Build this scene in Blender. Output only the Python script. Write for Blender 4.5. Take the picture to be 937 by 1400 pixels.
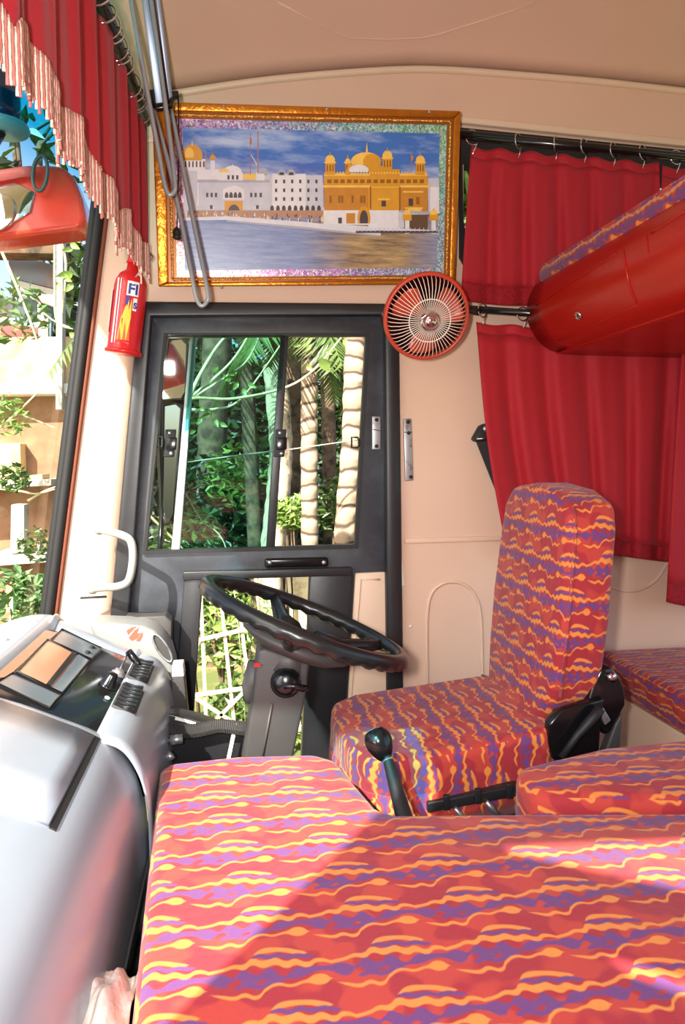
import bpy, bmesh, math, random
from mathutils import Vector as V, Matrix, Euler
from mathutils.geometry import tessellate_polygon
random.seed(7)
for o in list(bpy.data.objects): bpy.data.objects.remove(o)
S = bpy.context.scene
COL = S.collection
PI = math.pi
# ---------------------------------------------------------------- camera
F, CAM = 950.0, V((0, 0, 1.2))
ROT = Euler((math.radians(90 - 4.33), 0, math.radians(-8.77)), 'XYZ')
cd = bpy.data.cameras.new('camera'); cam = bpy.data.objects.new('camera', cd); COL.objects.link(cam)
cam.location = CAM; cam.rotation_euler = ROT
cd.sensor_fit = 'AUTO'; cd.sensor_width = 36.0; cd.lens = 36.0 * F / 1400.0; cd.clip_start = 0.02
S.camera = cam
# ---------------------------------------------------------------- sky, sun, flash, exposure
SUN_AZ = V((0.53, 0.85)).normalized(); SUN_EL = math.radians(40)
W = bpy.data.worlds.new('sky'); S.world = W; W.use_nodes = True
nt = W.node_tree; nt.nodes.clear()
wo = nt.nodes.new('ShaderNodeOutputWorld'); bg = nt.nodes.new('ShaderNodeBackground'); sk = nt.nodes.new('ShaderNodeTexSky')
sk.sky_type = 'NISHITA'; sk.sun_disc = False; sk.sun_elevation = SUN_EL
sk.sun_rotation = math.atan2(-SUN_AZ.x, -SUN_AZ.y); sk.dust_density = 3.0; sk.air_density = 1.0
bg.inputs['Strength'].default_value = 0.42
nt.links.new(sk.outputs[0], bg.inputs[0]); nt.links.new(bg.outputs[0], wo.inputs[0])
sd = bpy.data.lights.new('sun', 'SUN'); so = bpy.data.objects.new('sun', sd); COL.objects.link(so)
sd.energy = 17.0; sd.angle = math.radians(0.6); sd.color = (1.0, 0.93, 0.82)
so.rotation_euler = V((SUN_AZ.x * math.cos(SUN_EL), SUN_AZ.y * math.cos(SUN_EL), -math.sin(SUN_EL))).to_track_quat('-Z', 'Y').to_euler()
so.location = (-3, -5, 6)
# the photographer's flash gun, held beside the lens
fd = bpy.data.lights.new('camera_flash', 'AREA'); fo = bpy.data.objects.new('camera_flash', fd); COL.objects.link(fo)
fd.shape = 'RECTANGLE'; fd.size = 0.05; fd.size_y = 0.07
fd.energy = 30.0; fd.color = (1.0, 0.97, 0.93)
fo.location = (-0.10, -0.01, 1.24); fo.rotation_euler = Euler((math.radians(95), 0, math.radians(-10)), 'XYZ')
S.view_settings.view_transform = 'Standard'; S.view_settings.look = 'None'
S.view_settings.exposure = -0.05; S.view_settings.gamma = 1.0; S.view_settings.use_curve_mapping = False

# ---------------------------------------------------------------- pixel helpers (937x1400 frame)
RM = ROT.to_matrix()
def ray(px, py): return RM @ V(((px - 468.5) / F, (700 - py) / F, -1.0))
def aty(px, py, y): d = ray(px, py); return CAM + d * ((y - CAM.y) / d.y)
def atz(px, py, z): d = ray(px, py); return CAM + d * ((z - CAM.z) / d.z)
def atx(px, py, x): d = ray(px, py); return CAM + d * ((x - CAM.x) / d.x)
def atp(px, py, p0, n): d = ray(px, py); return CAM + d * ((p0 - CAM).dot(n) / d.dot(n))
def lin(r, g, b):
    f = lambda c: (c / 255 / 12.92) if c / 255 <= 0.04045 else ((c / 255 + 0.055) / 1.055) ** 2.4
    return (f(r), f(g), f(b), 1.0)

# ---------------------------------------------------------------- materials
class N:
    def __init__(s, name):
        s.m = bpy.data.materials.new(name); s.m.use_nodes = True
        s.t = s.m.node_tree; s.t.nodes.clear()
        s.out = s.t.nodes.new('ShaderNodeOutputMaterial')
    def new(s, t, **kw):
        n = s.t.nodes.new(t)
        for k, v in kw.items(): setattr(n, k, v)
        return n
    def set(s, sock, v):
        if hasattr(v, 'is_linked'): s.t.links.new(v, sock)
        else: sock.default_value = v
    def math(s, op, a, b=None, clamp=False):
        n = s.new('ShaderNodeMath', operation=op, use_clamp=clamp); s.set(n.inputs[0], a)
        if b is not None: s.set(n.inputs[1], b)
        return n.outputs[0]
    def mix(s, f, a, b, bt='MIX'):
        n = s.new('ShaderNodeMix', data_type='RGBA', blend_type=bt); s.set(n.inputs[0], f); s.set(n.inputs[6], a); s.set(n.inputs[7], b)
        return n.outputs[2]
    def coord(s, which='Object'): return s.new('ShaderNodeTexCoord').outputs[which]
    def noise(s, vec, scale, detail=3, rough=0.55):
        n = s.new('ShaderNodeTexNoise'); s.set(n.inputs['Vector'], vec); n.inputs['Scale'].default_value = scale
        n.inputs['Detail'].default_value = detail; n.inputs['Roughness'].default_value = rough
        return n.outputs
    def ramp(s, f, stops):
        n = s.new('ShaderNodeValToRGB'); s.set(n.inputs[0], f); e = n.color_ramp.elements
        while len(e) < len(stops): e.new(0.5)
        for i, (p, c) in enumerate(stops): e[i].position = p; e[i].color = c
        return n.outputs[0]
    def bump(s, h, strength, dist=0.01):
        n = s.new('ShaderNodeBump'); s.set(n.inputs['Height'], h); n.inputs['Strength'].default_value = strength; n.inputs['Distance'].default_value = dist
        return n.outputs[0]
    def pbsdf(s, col, rough=0.5, metal=0.0, normal=None, **kw):
        p = s.new('ShaderNodeBsdfPrincipled'); s.set(p.inputs['Base Color'], col); s.set(p.inputs['Roughness'], rough); s.set(p.inputs['Metallic'], metal)
        if normal is not None: s.set(p.inputs['Normal'], normal)
        for k, v in kw.items(): s.set(p.inputs[k], v)
        s.t.links.new(p.outputs[0], s.out.inputs[0]); return p
def mat(name, rgb, rough=0.5, metal=0.0, var=0.12, vs=8.0, bump=0.0, bs=60.0, **kw):
    k = N(name); c = lin(*rgb); co = k.coord()
    n = k.noise(co, vs)[0]
    dark = (c[0] * (1 - var), c[1] * (1 - var), c[2] * (1 - var), 1)
    lite = (min(1, c[0] * (1 + var)), min(1, c[1] * (1 + var)), min(1, c[2] * (1 + var)), 1)
    col = k.mix(n, dark, lite)
    nm = k.bump(k.noise(co, bs)[0], bump) if bump else None
    k.pbsdf(col, rough, metal, nm, **kw); return k.m
def worn(name, rgb, rgb2, rough=0.5, metal=0.0, scale=9.0, lo=0.55, hi=0.7, bump=0.0):
    k = N(name); co = k.coord(); n = k.noise(co, scale, 6, 0.65)[0]
    f = k.ramp(n, [(lo, (0, 0, 0, 1)), (hi, (1, 1, 1, 1))])
    nm = k.bump(n, bump) if bump else None
    k.pbsdf(k.mix(f, lin(*rgb), lin(*rgb2)), rough, metal, nm); return k.m
def glass(name, tint=(1, 1, 1), refl=0.08, band=None):
    k = N(name); t = k.new('ShaderNodeBsdfTransparent'); g = k.new('ShaderNodeBsdfGlossy'); g.inputs['Roughness'].default_value = 0.02
    if band:
        z = k.new('ShaderNodeSeparateXYZ'); k.set(z.inputs[0], k.coord())
        mr = k.new('ShaderNodeMapRange'); k.set(mr.inputs[0], z.outputs[2]); mr.inputs[1].default_value = band[0]; mr.inputs[2].default_value = band[1]
        k.set(t.inputs[0], k.mix(mr.outputs[0], (*tint, 1), (*band[2], 1)))
    else: t.inputs[0].default_value = (*tint, 1)
    lw = k.new('ShaderNodeLayerWeight'); lw.inputs[0].default_value = 0.25
    f = k.math('MULTIPLY_ADD', lw.outputs['Facing'], 0.25); f.node.inputs[2].default_value = refl
    mx = k.new('ShaderNodeMixShader'); k.set(mx.inputs[0], f); k.t.links.new(t.outputs[0], mx.inputs[1]); k.t.links.new(g.outputs[0], mx.inputs[2])
    k.t.links.new(mx.outputs[0], k.out.inputs[0]); return k.m
def fabric(name, pu=0.15, pv=0.088, swap=False, off=(0, 0), dim=1.0):
    """red seat cloth with orange wavy ribbons and purple squiggles, woven in rows"""
    k = N(name); co = k.coord(); sx = k.new('ShaderNodeSeparateXYZ'); wv = k.noise(co, 9.0, 1)[1]
    wob = k.new('ShaderNodeVectorMath', operation='MULTIPLY_ADD'); k.set(wob.inputs[0], wv); wob.inputs[1].default_value = (.012, .012, .012); k.set(wob.inputs[2], co)
    k.set(sx.inputs[0], wob.outputs[0])
    ge = k.new('ShaderNodeNewGeometry'); vm = k.new('ShaderNodeVectorMath', operation='ABSOLUTE'); k.set(vm.inputs[0], ge.outputs['Normal'])
    sn = k.new('ShaderNodeSeparateXYZ'); k.set(sn.inputs[0], vm.outputs[0])
    X, Y, Z = sx.outputs; nx, ny, nz = sn.outputs
    isx = k.math('GREATER_THAN', nx, k.math('MAXIMUM', ny, nz)); isz = k.math('GREATER_THAN', nz, k.math('MAXIMUM', nx, ny))
    def sel(f, a, b): return k.math('ADD', k.math('MULTIPLY', f, b), k.math('MULTIPLY', k.math('SUBTRACT', 1.0, f), a))
    u = sel(isx, X, Y); v = sel(isz, Z, Y)
    if swap: u, v = v, u
    u = k.math('ADD', k.math('DIVIDE', u, pu), 40.0 + off[0]); v = k.math('ADD', k.math('DIVIDE', v, pv), 40.0 + off[1])
    row = k.math('FLOOR', v); u = k.math('ADD', u, k.math('MULTIPLY', row, 0.12))
    fu = k.math('FRACT', u); t = k.math('SUBTRACT', 1.0, k.math('FRACT', v))
    def curve(pts):
        c = k.new('ShaderNodeFloatCurve'); k.set(c.inputs['Value'], fu); cv = c.mapping.curves[0]
        while len(cv.points) < len(pts): cv.points.new(0.5, 0.5)
        for p, q in zip(cv.points, pts): p.location = q; p.handle_type = 'AUTO'
        c.mapping.update(); return c.outputs[0]
    def stroke(cen, th, TH=True):
        d = k.math('ABSOLUTE', k.math('SUBTRACT', t, curve(cen)))
        return k.math('MULTIPLY', k.math('SUBTRACT', curve([(a, b * 1.55) for a, b in th] if TH else th), d), 30.0, clamp=True)
    z = lambda a, b, h: [(0, 0), (a - .01, 0), (a + .05, h * 1.5), ((a + b) / 2, h * 1.7), (b - .05, h * 1.5), (b + .01, 0), (1, 0)]
    hump = stroke([(0, .2), (.35, .15), (.45, .08), (.55, .07), (.65, .1), (.75, .16), (.85, .19), (1, .2)], z(.36, .84, .035), False)
    pz1 = stroke([(0, .2), (.34, .2), (.42, .16), (.5, .21), (.58, .18), (.66, .24), (.75, .22), (.85, .27), (1, .2)], z(.34, .9, .028), False)
    oa = stroke([(0, .42), (.12, .38), (.2, .33), (.28, .35), (.36, .27), (.45, .33), (.55, .30), (.65, .38), (.72, .35), (.82, .42), (.9, .36), (1, .42)],
                [(0, .03), (.2, .035), (.35, .05), (.5, .055), (.7, .05), (.85, .04), (1, .03)])
    pp = stroke([(0, .55), (.15, .58), (.25, .52), (.35, .6), (.48, .54), (.6, .62), (.7, .56), (.85, .52), (1, .55)],
                [(0, .05), (.1, .09), (.2, .03), (.3, .1), (.42, .05), (.5, .1), (.62, .03), (.72, .07), (.9, .04), (1, .05)])
    pq = stroke([(0, .7), (.2, .72), (.3, .68), (.4, .74), (.5, .69), (.62, .7), (1, .7)], z(.18, .62, .035), False)
    ob = stroke([(0, .80), (.1, .86), (.2, .9), (.28, .86), (.38, .92), (.46, .8), (.56, .72), (.66, .76), (.76, .72), (.9, .72), (1, .74)],
                [(0, .0), (.06, .02), (.2, .032), (.5, .028), (.7, .026), (.78, .03), (.86, .07), (.92, .065), (.97, .02), (1, .0)])
    base = k.mix(k.ramp(k.noise(co, 16.0, 1)[0], [(.48, (0, 0, 0, 1)), (.54, (1, 1, 1, 1))]), lin(156, 32, 44), lin(178, 54, 44))
    purple, orange = lin(104, 54, 112), lin(216, 130, 56)
    c = base
    for m_ in (pp, pq, pz1): c = k.mix(m_, c, purple)
    for m_ in (oa, ob, hump): c = k.mix(m_, c, orange)
    c = k.mix(pz1, c, purple)
    wr = k.noise(co, 7.0, 4)[0]; fine = k.noise(co, 420.0, 2)[0]
    h = k.math('ADD', k.math('MULTIPLY', wr, 1.0), k.math('MULTIPLY', fine, 0.06))
    k.pbsdf(c, 0.8, 0, k.bump(h, 0.35, 0.03), **{'Sheen Weight': 0.15, 'Sheen Roughness': 0.5}); return k.m

M = {}
M['wall'] = mat('beige_paint', (220, 187, 164), .45, var=.05, vs=3, bump=.03, bs=25)
M['ceil'] = mat('beige_ceiling', (224, 188, 164), .5, var=.05, vs=2, bump=.03, bs=20)
M['trim'] = mat('cream_trim', (226, 200, 172), .4, var=.05)
M['floor'] = mat('dark_rubber_floor', (60, 55, 52), .8, bump=.2)
M['black'] = mat('black_paint', (34, 34, 37), .38, var=.25, vs=14, bump=.03)
M['doorblack'] = worn('door_black_paint', (50, 53, 59), (78, 83, 92), .33, 0, 5, .45, .75)
M['rubber'] = mat('black_rubber', (22, 22, 23), .6, var=.2)
M['gloss'] = mat('gloss_black_plastic', (16, 16, 18), .18, var=.2)
M['plastic'] = mat('dark_grey_plastic', (62, 60, 60), .5, var=.12, bump=.08, bs=200)
M['wheel'] = mat('steering_wheel_plastic', (26, 27, 28), .3, var=.2)
M['silver'] = mat('silver_dash_paint', (162, 170, 182), .3, .3, var=.06)
M['silver2'] = mat('silver_pod_paint', (150, 152, 150), .4, .3, var=.08)
M['chrome'] = mat('chrome', (215, 215, 218), .12, 1.0, var=.03)
M['steel'] = worn('dull_steel', (178, 180, 182), (120, 118, 114), .38, .8, 30)
M['greyrod'] = mat('grey_coated_wire', (150, 155, 160), .35, .3, var=.06)
M['bluebar'] = mat('blue_grey_bar', (140, 150, 170), .35, .4, var=.06)
M['curtain'] = mat('red_curtain_cloth', (166, 10, 30), .75, var=.1, vs=40, bump=.08, bs=500, **{'Sheen Weight': .08})
M['lace'] = mat('red_lace_hem', (150, 8, 26), .85, var=.45, vs=110, bump=.6, bs=130)
M['tassel'] = mat('fringe_cord', (226, 205, 184), .8, var=.3, vs=120, bump=.4, bs=220)
M['tasselred'] = mat('fringe_cord_red', (196, 110, 104), .8, var=.25, vs=120)
M['berth'] = mat('red_rexine', (166, 26, 14), .28, var=.08, vs=5, bump=.04, bs=30)
M['fan_red'] = mat('fan_red_plastic', (188, 62, 42), .35, var=.05)
M['white_wire'] = mat('white_coated_wire', (232, 218, 205), .4, var=.03)
M['gold'] = mat('gold_frame', (196, 122, 34), .3, .75, var=.25, vs=25, bump=.2, bs=70)
M['bead'] = mat('gold_bead', (226, 160, 74), .25, .85, var=.45, vs=170, bump=.5, bs=190)
M['brownrim'] = mat('brown_frame_rim', (150, 84, 26), .35, .3, var=.2, vs=20)
M['red'] = mat('red_enamel', (206, 32, 34), .3, var=.06)
M['white'] = mat('white_paint', (232, 230, 224), .5, var=.05)
M['blue'] = mat('blue_print', (42, 52, 140), .5, var=.05)
M['yellow'] = mat('yellow_print', (240, 196, 60), .5, var=.15, vs=30)
M['orange'] = mat('orange_print', (226, 92, 36), .5, var=.1)
M['panel'] = mat('glossy_dark_panel', (26, 26, 27), .1, var=.1)
M['screen'] = mat('tan_reflection_screen', (170, 124, 96), .12, var=.15)  # tan reflection of the ceiling put into the base colour
M['screen2'] = mat('blue_grey_screen', (92, 102, 110), .15, var=.2, vs=20)
M['rag'] = mat('white_cloth_rag', (220, 205, 196), .9, var=.15, bump=.3, bs=60)
M['beigeplas'] = mat('beige_panel', (224, 196, 172), .45, var=.05)
M['fab'] = fabric('patterned_seat_cloth', 0.155, 0.092)
M['fabseat'] = fabric('patterned_seat_back_cloth', 0.105, 0.084, off=(.3, .2))
M['fabcush'] = fabric('patterned_seat_cushion_cloth', 0.12, 0.085, swap=True)
M['fabrear'] = fabric('patterned_rear_seat_cloth', 0.13, 0.06, off=(.1, .4))
M['fabberth'] = fabric('patterned_mattress_cloth', 0.11, 0.088, off=(.45, -.12))
M['glassclear'] = glass('windscreen_glass', (.94, .96, .95), .03, (1.90 - .70, 2.06 - .70, (.015, .50, .58)))
M['glasstint'] = glass('teal_tinted_glass', (.46, .74, .72), .05)
M['glassdark'] = glass('side_window_glass', (.8, .85, .8), .04)
M['mirror'] = mat('mirror_glass', (225, 232, 235), .03, 1.0, var=.02)

# ---------------------------------------------------------------- mesh builder
def frame_of(d):
    d = d.normalized(); a = V((0, 0, 1)) if abs(d.z) < .9 else V((1, 0, 0))
    x = a.cross(d).normalized(); return x, d.cross(x).normalized()
class MB:
    def __init__(s): s.v, s.f = [], []
    def add(s, vs, fs):
        b = len(s.v); s.v += [V(p) for p in vs]; s.f += [tuple(b + i for i in q) for q in fs]; return s
    def box(s, c, d, rot=None):
        hx, hy, hz = d[0] / 2, d[1] / 2, d[2] / 2; vs = [V((x, y, z)) for x in (-hx, hx) for y in (-hy, hy) for z in (-hz, hz)]
        if rot is not None: vs = [rot @ p for p in vs]
        return s.add([p + V(c) for p in vs], [(0, 1, 3, 2), (4, 6, 7, 5), (0, 4, 5, 1), (2, 3, 7, 6), (0, 2, 6, 4), (1, 5, 7, 3)])
    def prism(s, pts, off):
        """polygon pts (3D, planar) extruded along off"""
        pts = [V(p) for p in pts]; n = len(pts); off = V(off)
        nn = V((0, 0, 0))
        for i in range(n): nn += (pts[i] - pts[0]).cross(pts[(i + 1) % n] - pts[0])
        if nn.dot(off) > 0: pts = pts[::-1]
        vs = pts + [p + off for p in pts]
        fs = [tuple(range(n)), tuple(range(2 * n - 1, n - 1, -1))] + [(i, i + n, (i + 1) % n + n, (i + 1) % n) for i in range(n)]
        return s.add(vs, fs)
    def slab(s, outer, holes, off):
        """planar polygon with holes, given thickness"""
        loops = [[V(p) for p in l] for l in [outer] + holes]; off = V(off)
        flat = [p for l in loops for p in l]; tris = tessellate_polygon(loops); n = len(flat)
        a = (flat[tris[0][1]] - flat[tris[0][0]]).cross(flat[tris[0][2]] - flat[tris[0][0]])
        flip = a.dot(off) > 0
        fs = []
        for t in tris:
            t = tuple(t); fs.append(t[::-1] if flip else t); q = tuple(i + n for i in t); fs.append(q if flip else q[::-1])
        b = 0
        for l in loops:
            m = len(l)
            for i in range(m): fs.append((b + i, b + (i + 1) % m, b + (i + 1) % m + n, b + i + n))
            b += m
        return s.add(flat + [p + off for p in flat], fs)
    def tube(s, pts, r, n=8, closed=False):
        pts = [V(p) for p in pts]; m = len(pts); rs = r if isinstance(r, (list, tuple)) else [r] * m
        x = None; vs = []
        for i in range(m):
            d = (pts[(i + 1) % m] - pts[i - 1]) if closed else (pts[min(i + 1, m - 1)] - pts[max(i - 1, 0)])
            d = d.normalized()
            if x is None: x, y = frame_of(d)
            else:
                x = (x - d * x.dot(d)); x = x.normalized() if x.length > 1e-6 else frame_of(d)[0]; y = d.cross(x)
            vs += [pts[i] + (x * math.cos(2 * PI * k / n) + y * math.sin(2 * PI * k / n)) * rs[i] for k in range(n)]
        fs = []
        for i in range(m if closed else m - 1):
            j = (i + 1) % m
            fs += [(i * n + k, i * n + (k + 1) % n, j * n + (k + 1) % n, j * n + k) for k in range(n)]
        if not closed: fs += [tuple(range(n - 1, -1, -1)), tuple((m - 1) * n + k for k in range(n))]
        return s.add(vs, fs)
    def lathe(s, prof, o, ax, n=24):
        ax = V(ax).normalized(); x, y = frame_of(ax); o = V(o); vs = []; m = len(prof)
        for r, h in prof: vs += [o + ax * h + (x * math.cos(2 * PI * k / n) + y * math.sin(2 * PI * k / n)) * max(r, 1e-4) for k in range(n)]
        fs = [(i * n + k, i * n + (k + 1) % n, (i + 1) * n + (k + 1) % n, (i + 1) * n + k) for i in range(m - 1) for k in range(n)]
        fs += [tuple(range(n - 1, -1, -1)), tuple((m - 1) * n + k for k in range(n))]
        return s.add(vs, fs)
    def grid(s, rows):
        m, n = len(rows), len(rows[0]); vs = [p for r in rows for p in r]
        return s.add(vs, [(i * n + j, i * n + j + 1, (i + 1) * n + j + 1, (i + 1) * n + j) for i in range(m - 1) for j in range(n - 1)])
    def build(s, name, m, parent=None, smooth=False, bevel=0, seg=3, solid=0, sub=0, fix=True, so=0):
        me = bpy.data.meshes.new(name)
        L = parent['_L'] if parent is not None and '_L' in parent else (0, 0, 0)
        L = V(L); me.from_pydata([p - L for p in s.v], [], s.f); me.update()
        if fix:
            bm = bmesh.new(); bm.from_mesh(me); bmesh.ops.remove_doubles(bm, verts=bm.verts, dist=1e-5); bmesh.ops.recalc_face_normals(bm, faces=bm.faces); bm.to_mesh(me); bm.free()
        o = bpy.data.objects.new(name, me); COL.objects.link(o); me.materials.append(M[m] if isinstance(m, str) else m)
        if smooth:
            for p in me.polygons: p.use_smooth = True
        if parent is not None: o.parent = parent; o['_L'] = tuple(L)
        if solid: q = o.modifiers.new('solid', 'SOLIDIFY'); q.thickness = solid; q.offset = so
        if bevel:
            q = o.modifiers.new('bevel', 'BEVEL'); q.width = bevel; q.segments = seg; q.limit_method = 'ANGLE'; q.angle_limit = math.radians(35)
            for p in me.polygons: p.use_smooth = True
            if not solid: q.harden_normals = False
        if sub: q = o.modifiers.new('sub', 'SUBSURF'); q.levels = sub; q.render_levels = sub
        return o
def tag(o, label=None, cat=None, group=None, kind=None):
    if label: o['label'] = label
    if cat: o['category'] = cat
    if group: o['group'] = group
    if kind: o['kind'] = kind
    return o
def thing(name, label, cat, loc, group=None):
    o = bpy.data.objects.new(name, None); COL.objects.link(o); o.location = loc; o.empty_display_size = .05; o['_L'] = tuple(loc)
    return tag(o, label, cat, group)
def rebase(o, base):
    """put a single mesh's origin at its base"""
    base = V(base); o.data.transform(Matrix.Translation(-base)); o.location = base; return o
def bez(p, n=12):
    """Catmull-Rom through points"""
    p = [V(q) for q in p]; q = [p[0]] + p + [p[-1]]; out = []
    for i in range(1, len(q) - 2):
        for k in range(n):
            t = k / n; a, b, c, d = q[i - 1:i + 3]
            out.append(.5 * ((2 * b) + (c - a) * t + (2 * a - 5 * b + 4 * c - d) * t * t + (3 * b - a - 3 * c + d) * t ** 3))
    return out + [p[-1]]
def struct(o): o['kind'] = 'structure'; return o
ORD = 'first second third fourth fifth sixth seventh eighth ninth tenth eleventh twelfth thirteenth fourteenth'.split()
D = 2.2            # inner face of the driver's side wall

# ================================================================ THE SHELL
struct(MB().box((1.2, 1.0, -.02), (4.2, 2.6, .04)).build('floor', 'floor'))
P = lambda *q: [aty(x, y, D) for x, y in q]
door_out = P((190, 412), (527, 415), (546, 440), (552, 950), (555, 1090), (128, 1090), (150, 850))
win_hole = P((634, 178), (1060, 222), (1060, 412), (660, 400), (634, 345))
def wl(x, z): return V((x, D, z))
outer = P((188, 132), (240, 125), (380, 105), (470, 97), (560, 92), (700, 99), (937, 122)) + [wl(2.6, 2.40), wl(2.6, 0), wl(door_out[5].x - .0, 0)]
# wall: outer boundary with the doorway notched in, plus the window opening
outer = outer[:-1] + [wl(door_out[4].x, 0)] + [door_out[4], door_out[3], door_out[2], door_out[1], door_out[0]] + P((182, 405), (186, 300), (188, 200))
wall = struct(MB().slab(outer, [win_hole], (0, .05, 0)).build('wall_driver_side', 'wall'))
# swaged panel outlines on the lower wall
def ridge(px, r=.006, name='swage', m='wall', par=wall):
    return MB().tube(bez([aty(x, y, D - .001) for x, y in px], 6), r, 6).build(name, m, par, smooth=True)
ridge([(585, 1000), (584, 900), (584, 845), (590, 812), (608, 797), (632, 798), (650, 815), (658, 850), (660, 950)])
ridge([(780, 770), (830, 800), (865, 808), (895, 795), (915, 768), (937, 758), (980, 756)])
MB().lathe([(.006, 0), (.006, .004), (.003, .006)], aty(561, 856, D), (0, -1, 0), 10).build('rivet', 'white', wall, smooth=True)
# ceiling: from the moulding up into the roof
edge_px = [(150, 140), (188, 132), (240, 125), (310, 114), (380, 105), (470, 97), (560, 92), (630, 94), (700, 99), (820, 109), (937, 122), (1060, 136)]
ep = [aty(x, y, D) for x, y in edge_px[1:]]; ep = [V((-1.1, D, 2.52)), V((-.46, D, 2.46)), V((-.36, D, 2.36))] + ep + [V((2.6, D, 2.40))]
rows = []
for s_, dz in ((0, 0), (.06, .03), (.15, .06), (.3, .10), (.6, .15), (1.1, .19), (1.6, .15), (2.1, .06), (2.42, -.12)):
    rows.append([V((p.x, D + .02 - s_, p.z + dz)) for p in ep])
ceil = struct(MB().grid(rows).build('ceiling', 'ceil', smooth=True, solid=.03, so=1))
def cpt(px, py):
    for i in range(400):
        y = D - i * .002; p = aty(px, py, y)
        s_ = D + .02 - y; ks = [0, .06, .15, .3, .6]; dz = [0, .03, .06, .10, .15]; h = 0
        for j in range(4):
            if ks[j] <= s_ <= ks[j + 1]: h = dz[j] + (dz[j + 1] - dz[j]) * (s_ - ks[j]) / (ks[j + 1] - ks[j])
        zb = 0
        for a, b in zip(ep[:-1], ep[1:]):
            if a.x <= p.x <= b.x: zb = a.z + (b.z - a.z) * (p.x - a.x) / max(1e-6, b.x - a.x)
        if p.z <= zb + h + .0005: return p
    return p
MB().tube([cpt(x, y) for x, y in ((380, 3), (420, 25), (460, 46), (480, 52), (530, 54), (575, 52), (600, 47), (660, 28), (735, 3))], .0022, 5).build('ceiling_seam', 'ceil', ceil, smooth=True)
t1 = MB()
t1.tube(bez([aty(x, y + 3, D - .002) for x, y in edge_px[1:]], 5), .011, 8)
struct(t1.build('trim_1', 'trim', smooth=True))
struct(MB().prism([aty(628, 162, D), aty(1060, 206, D), aty(1060, 216, D), aty(628, 171, D)], (0, -.018, 0)).build('trim_2', 'trim', bevel=.004))
t3 = MB(); t3.prism([aty(553, 736, D), aty(720, 731, D), aty(720, 738, D), aty(553, 743, D)], (0, -.008, 0))
struct(t3.build('trim_3', 'wall', bevel=.003))
# front pillar between windscreen and door
pil_in = [(188, 132), (188, 200), (186, 300), (182, 405), (190, 412), (170, 630), (150, 850), (128, 1090)]
pil_in_out = [(160, 132), (150, 200), (136, 300), (131, 330), (127, 355), (100, 600), (73, 830), (40, 1090)]
rows = []
for (a, b), (c, d_) in zip(pil_in, pil_in_out):
    p = aty(a, b, D); q = aty(c, d_, 2.19); m1 = p.lerp(q, .5); rows.append([p, p.lerp(m1, .5), m1, m1.lerp(q, .5), q, q + V((-.03, .03, 0))])
pillar = struct(MB().grid(rows).build('wall_front_pillar', 'wall', smooth=True, solid=.02, so=1))
MB().prism([aty(188, 192, D), aty(213, 189, D), aty(213, 195, D), aty(188, 198, D)], (0, -.01, 0)).build('trim_strip', 'trim', wall, bevel=.002)
MB().prism([aty(110, 816, 2.13), aty(146, 814, 2.16), aty(146, 817, 2.16), aty(110, 819, 2.13)], (0, -.004, 0)).build('crack', 'plastic', pillar)

# windscreen: raked and curved glass with its rubber gasket
ed = [aty(125, 320, 2.19), aty(60, 830, 2.19)]
slope = (ed[0] - ed[1]) / (ed[0].z - ed[1].z)
wt, wb_ = ed[1] + slope * (2.62 - ed[1].z), ed[1] + slope * (.70 - ed[1].z)
PE = V((-.82, -.19, 0))               # passenger-side corner at sill height, set out of view for the bench shadow edge
def wsp(s_, t_):
    a = wb_.lerp(wt, t_); b = V((PE.x + (a.x - wb_.x), PE.y, a.z)); p = a.lerp(b, s_); p.x -= .22 * (1 - (2 * s_ - 1) ** 2) ** .8; return p
ws_root = struct(thing('window_1', 'large curved windscreen with teal sun band', None, wb_))
MB().grid([[wsp(i / 24, j / 6) for i in range(25)] for j in range(7)]).build('pane', 'glassclear', ws_root, smooth=True)
gk = MB(); g0, g1 = aty(64, 830, 2.19), aty(128, 320, 2.19); ext = (g1 - g0)
gpts = [g0 - ext * .25, g0, g0 + ext * .5, g1, g1 + ext * .5]
gk.tube([p + V((.010, -.004, 0)) for p in gpts], .017, 8); gk.tube([p + V((-.004, -.005, 0)) for p in gpts], .014, 8)
gk.build('gasket', 'rubber', ws_root, smooth=True)
MB().tube([p + V((.030, -.002, 0)) for p in gpts], .008, 6).build('brown_sealant', mat('brown_sealant', (120, 62, 40), .7), ws_root, smooth=True)
hd = [wsp(i / 24, .985) for i in range(25)]
MB().tube(hd, .05, 8).build('header', 'ceil', ws_root, smooth=True)
# front panel under the windscreen, passenger front corner and side wall (behind and beside the camera)
rows = [[wsp(i / 16, 0) + V((0, 0, 0.01)) for i in range(17)], [V((wsp(i / 16, 0).x - .02, wsp(i / 16, 0).y, 0)) for i in range(17)]]
struct(MB().grid(rows).build('wall_front', 'plastic', solid=.03))
pw = MB()
YP = -.2
te = math.tan(SUN_EL)
def back(x, y, zb=.55):
    t = (y - YP) / SUN_AZ.y; return V((x - SUN_AZ.x * t, YP, zb + te * t))
h1 = [back(*q) for q in ((.425, 1.10), (.80, 1.07), (1.05, 1.0), (1.05, .72), (.668, .912), (.445, 1.05))]  # unseen openings, shaped so the sun throws its patches on the bench
h2 = [back(*q) for q in ((.455, .84), (.50, .815), (.575, .76), (.65, .66), (.60, .60), (.55, .715), (.487, .765))]
top = wt.z
pe_top = PE.x + (wt.x - wb_.x)
pw.slab([V((PE.x, YP, 0)), V((1.6, YP, 0)), V((1.6, YP, 2.6)), V((pe_top, YP, 2.6)), V((PE.x, YP, .70))], [h1, h2], (0, -.03, 0))
struct(pw.build('wall_passenger_side', 'wall'))

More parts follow.
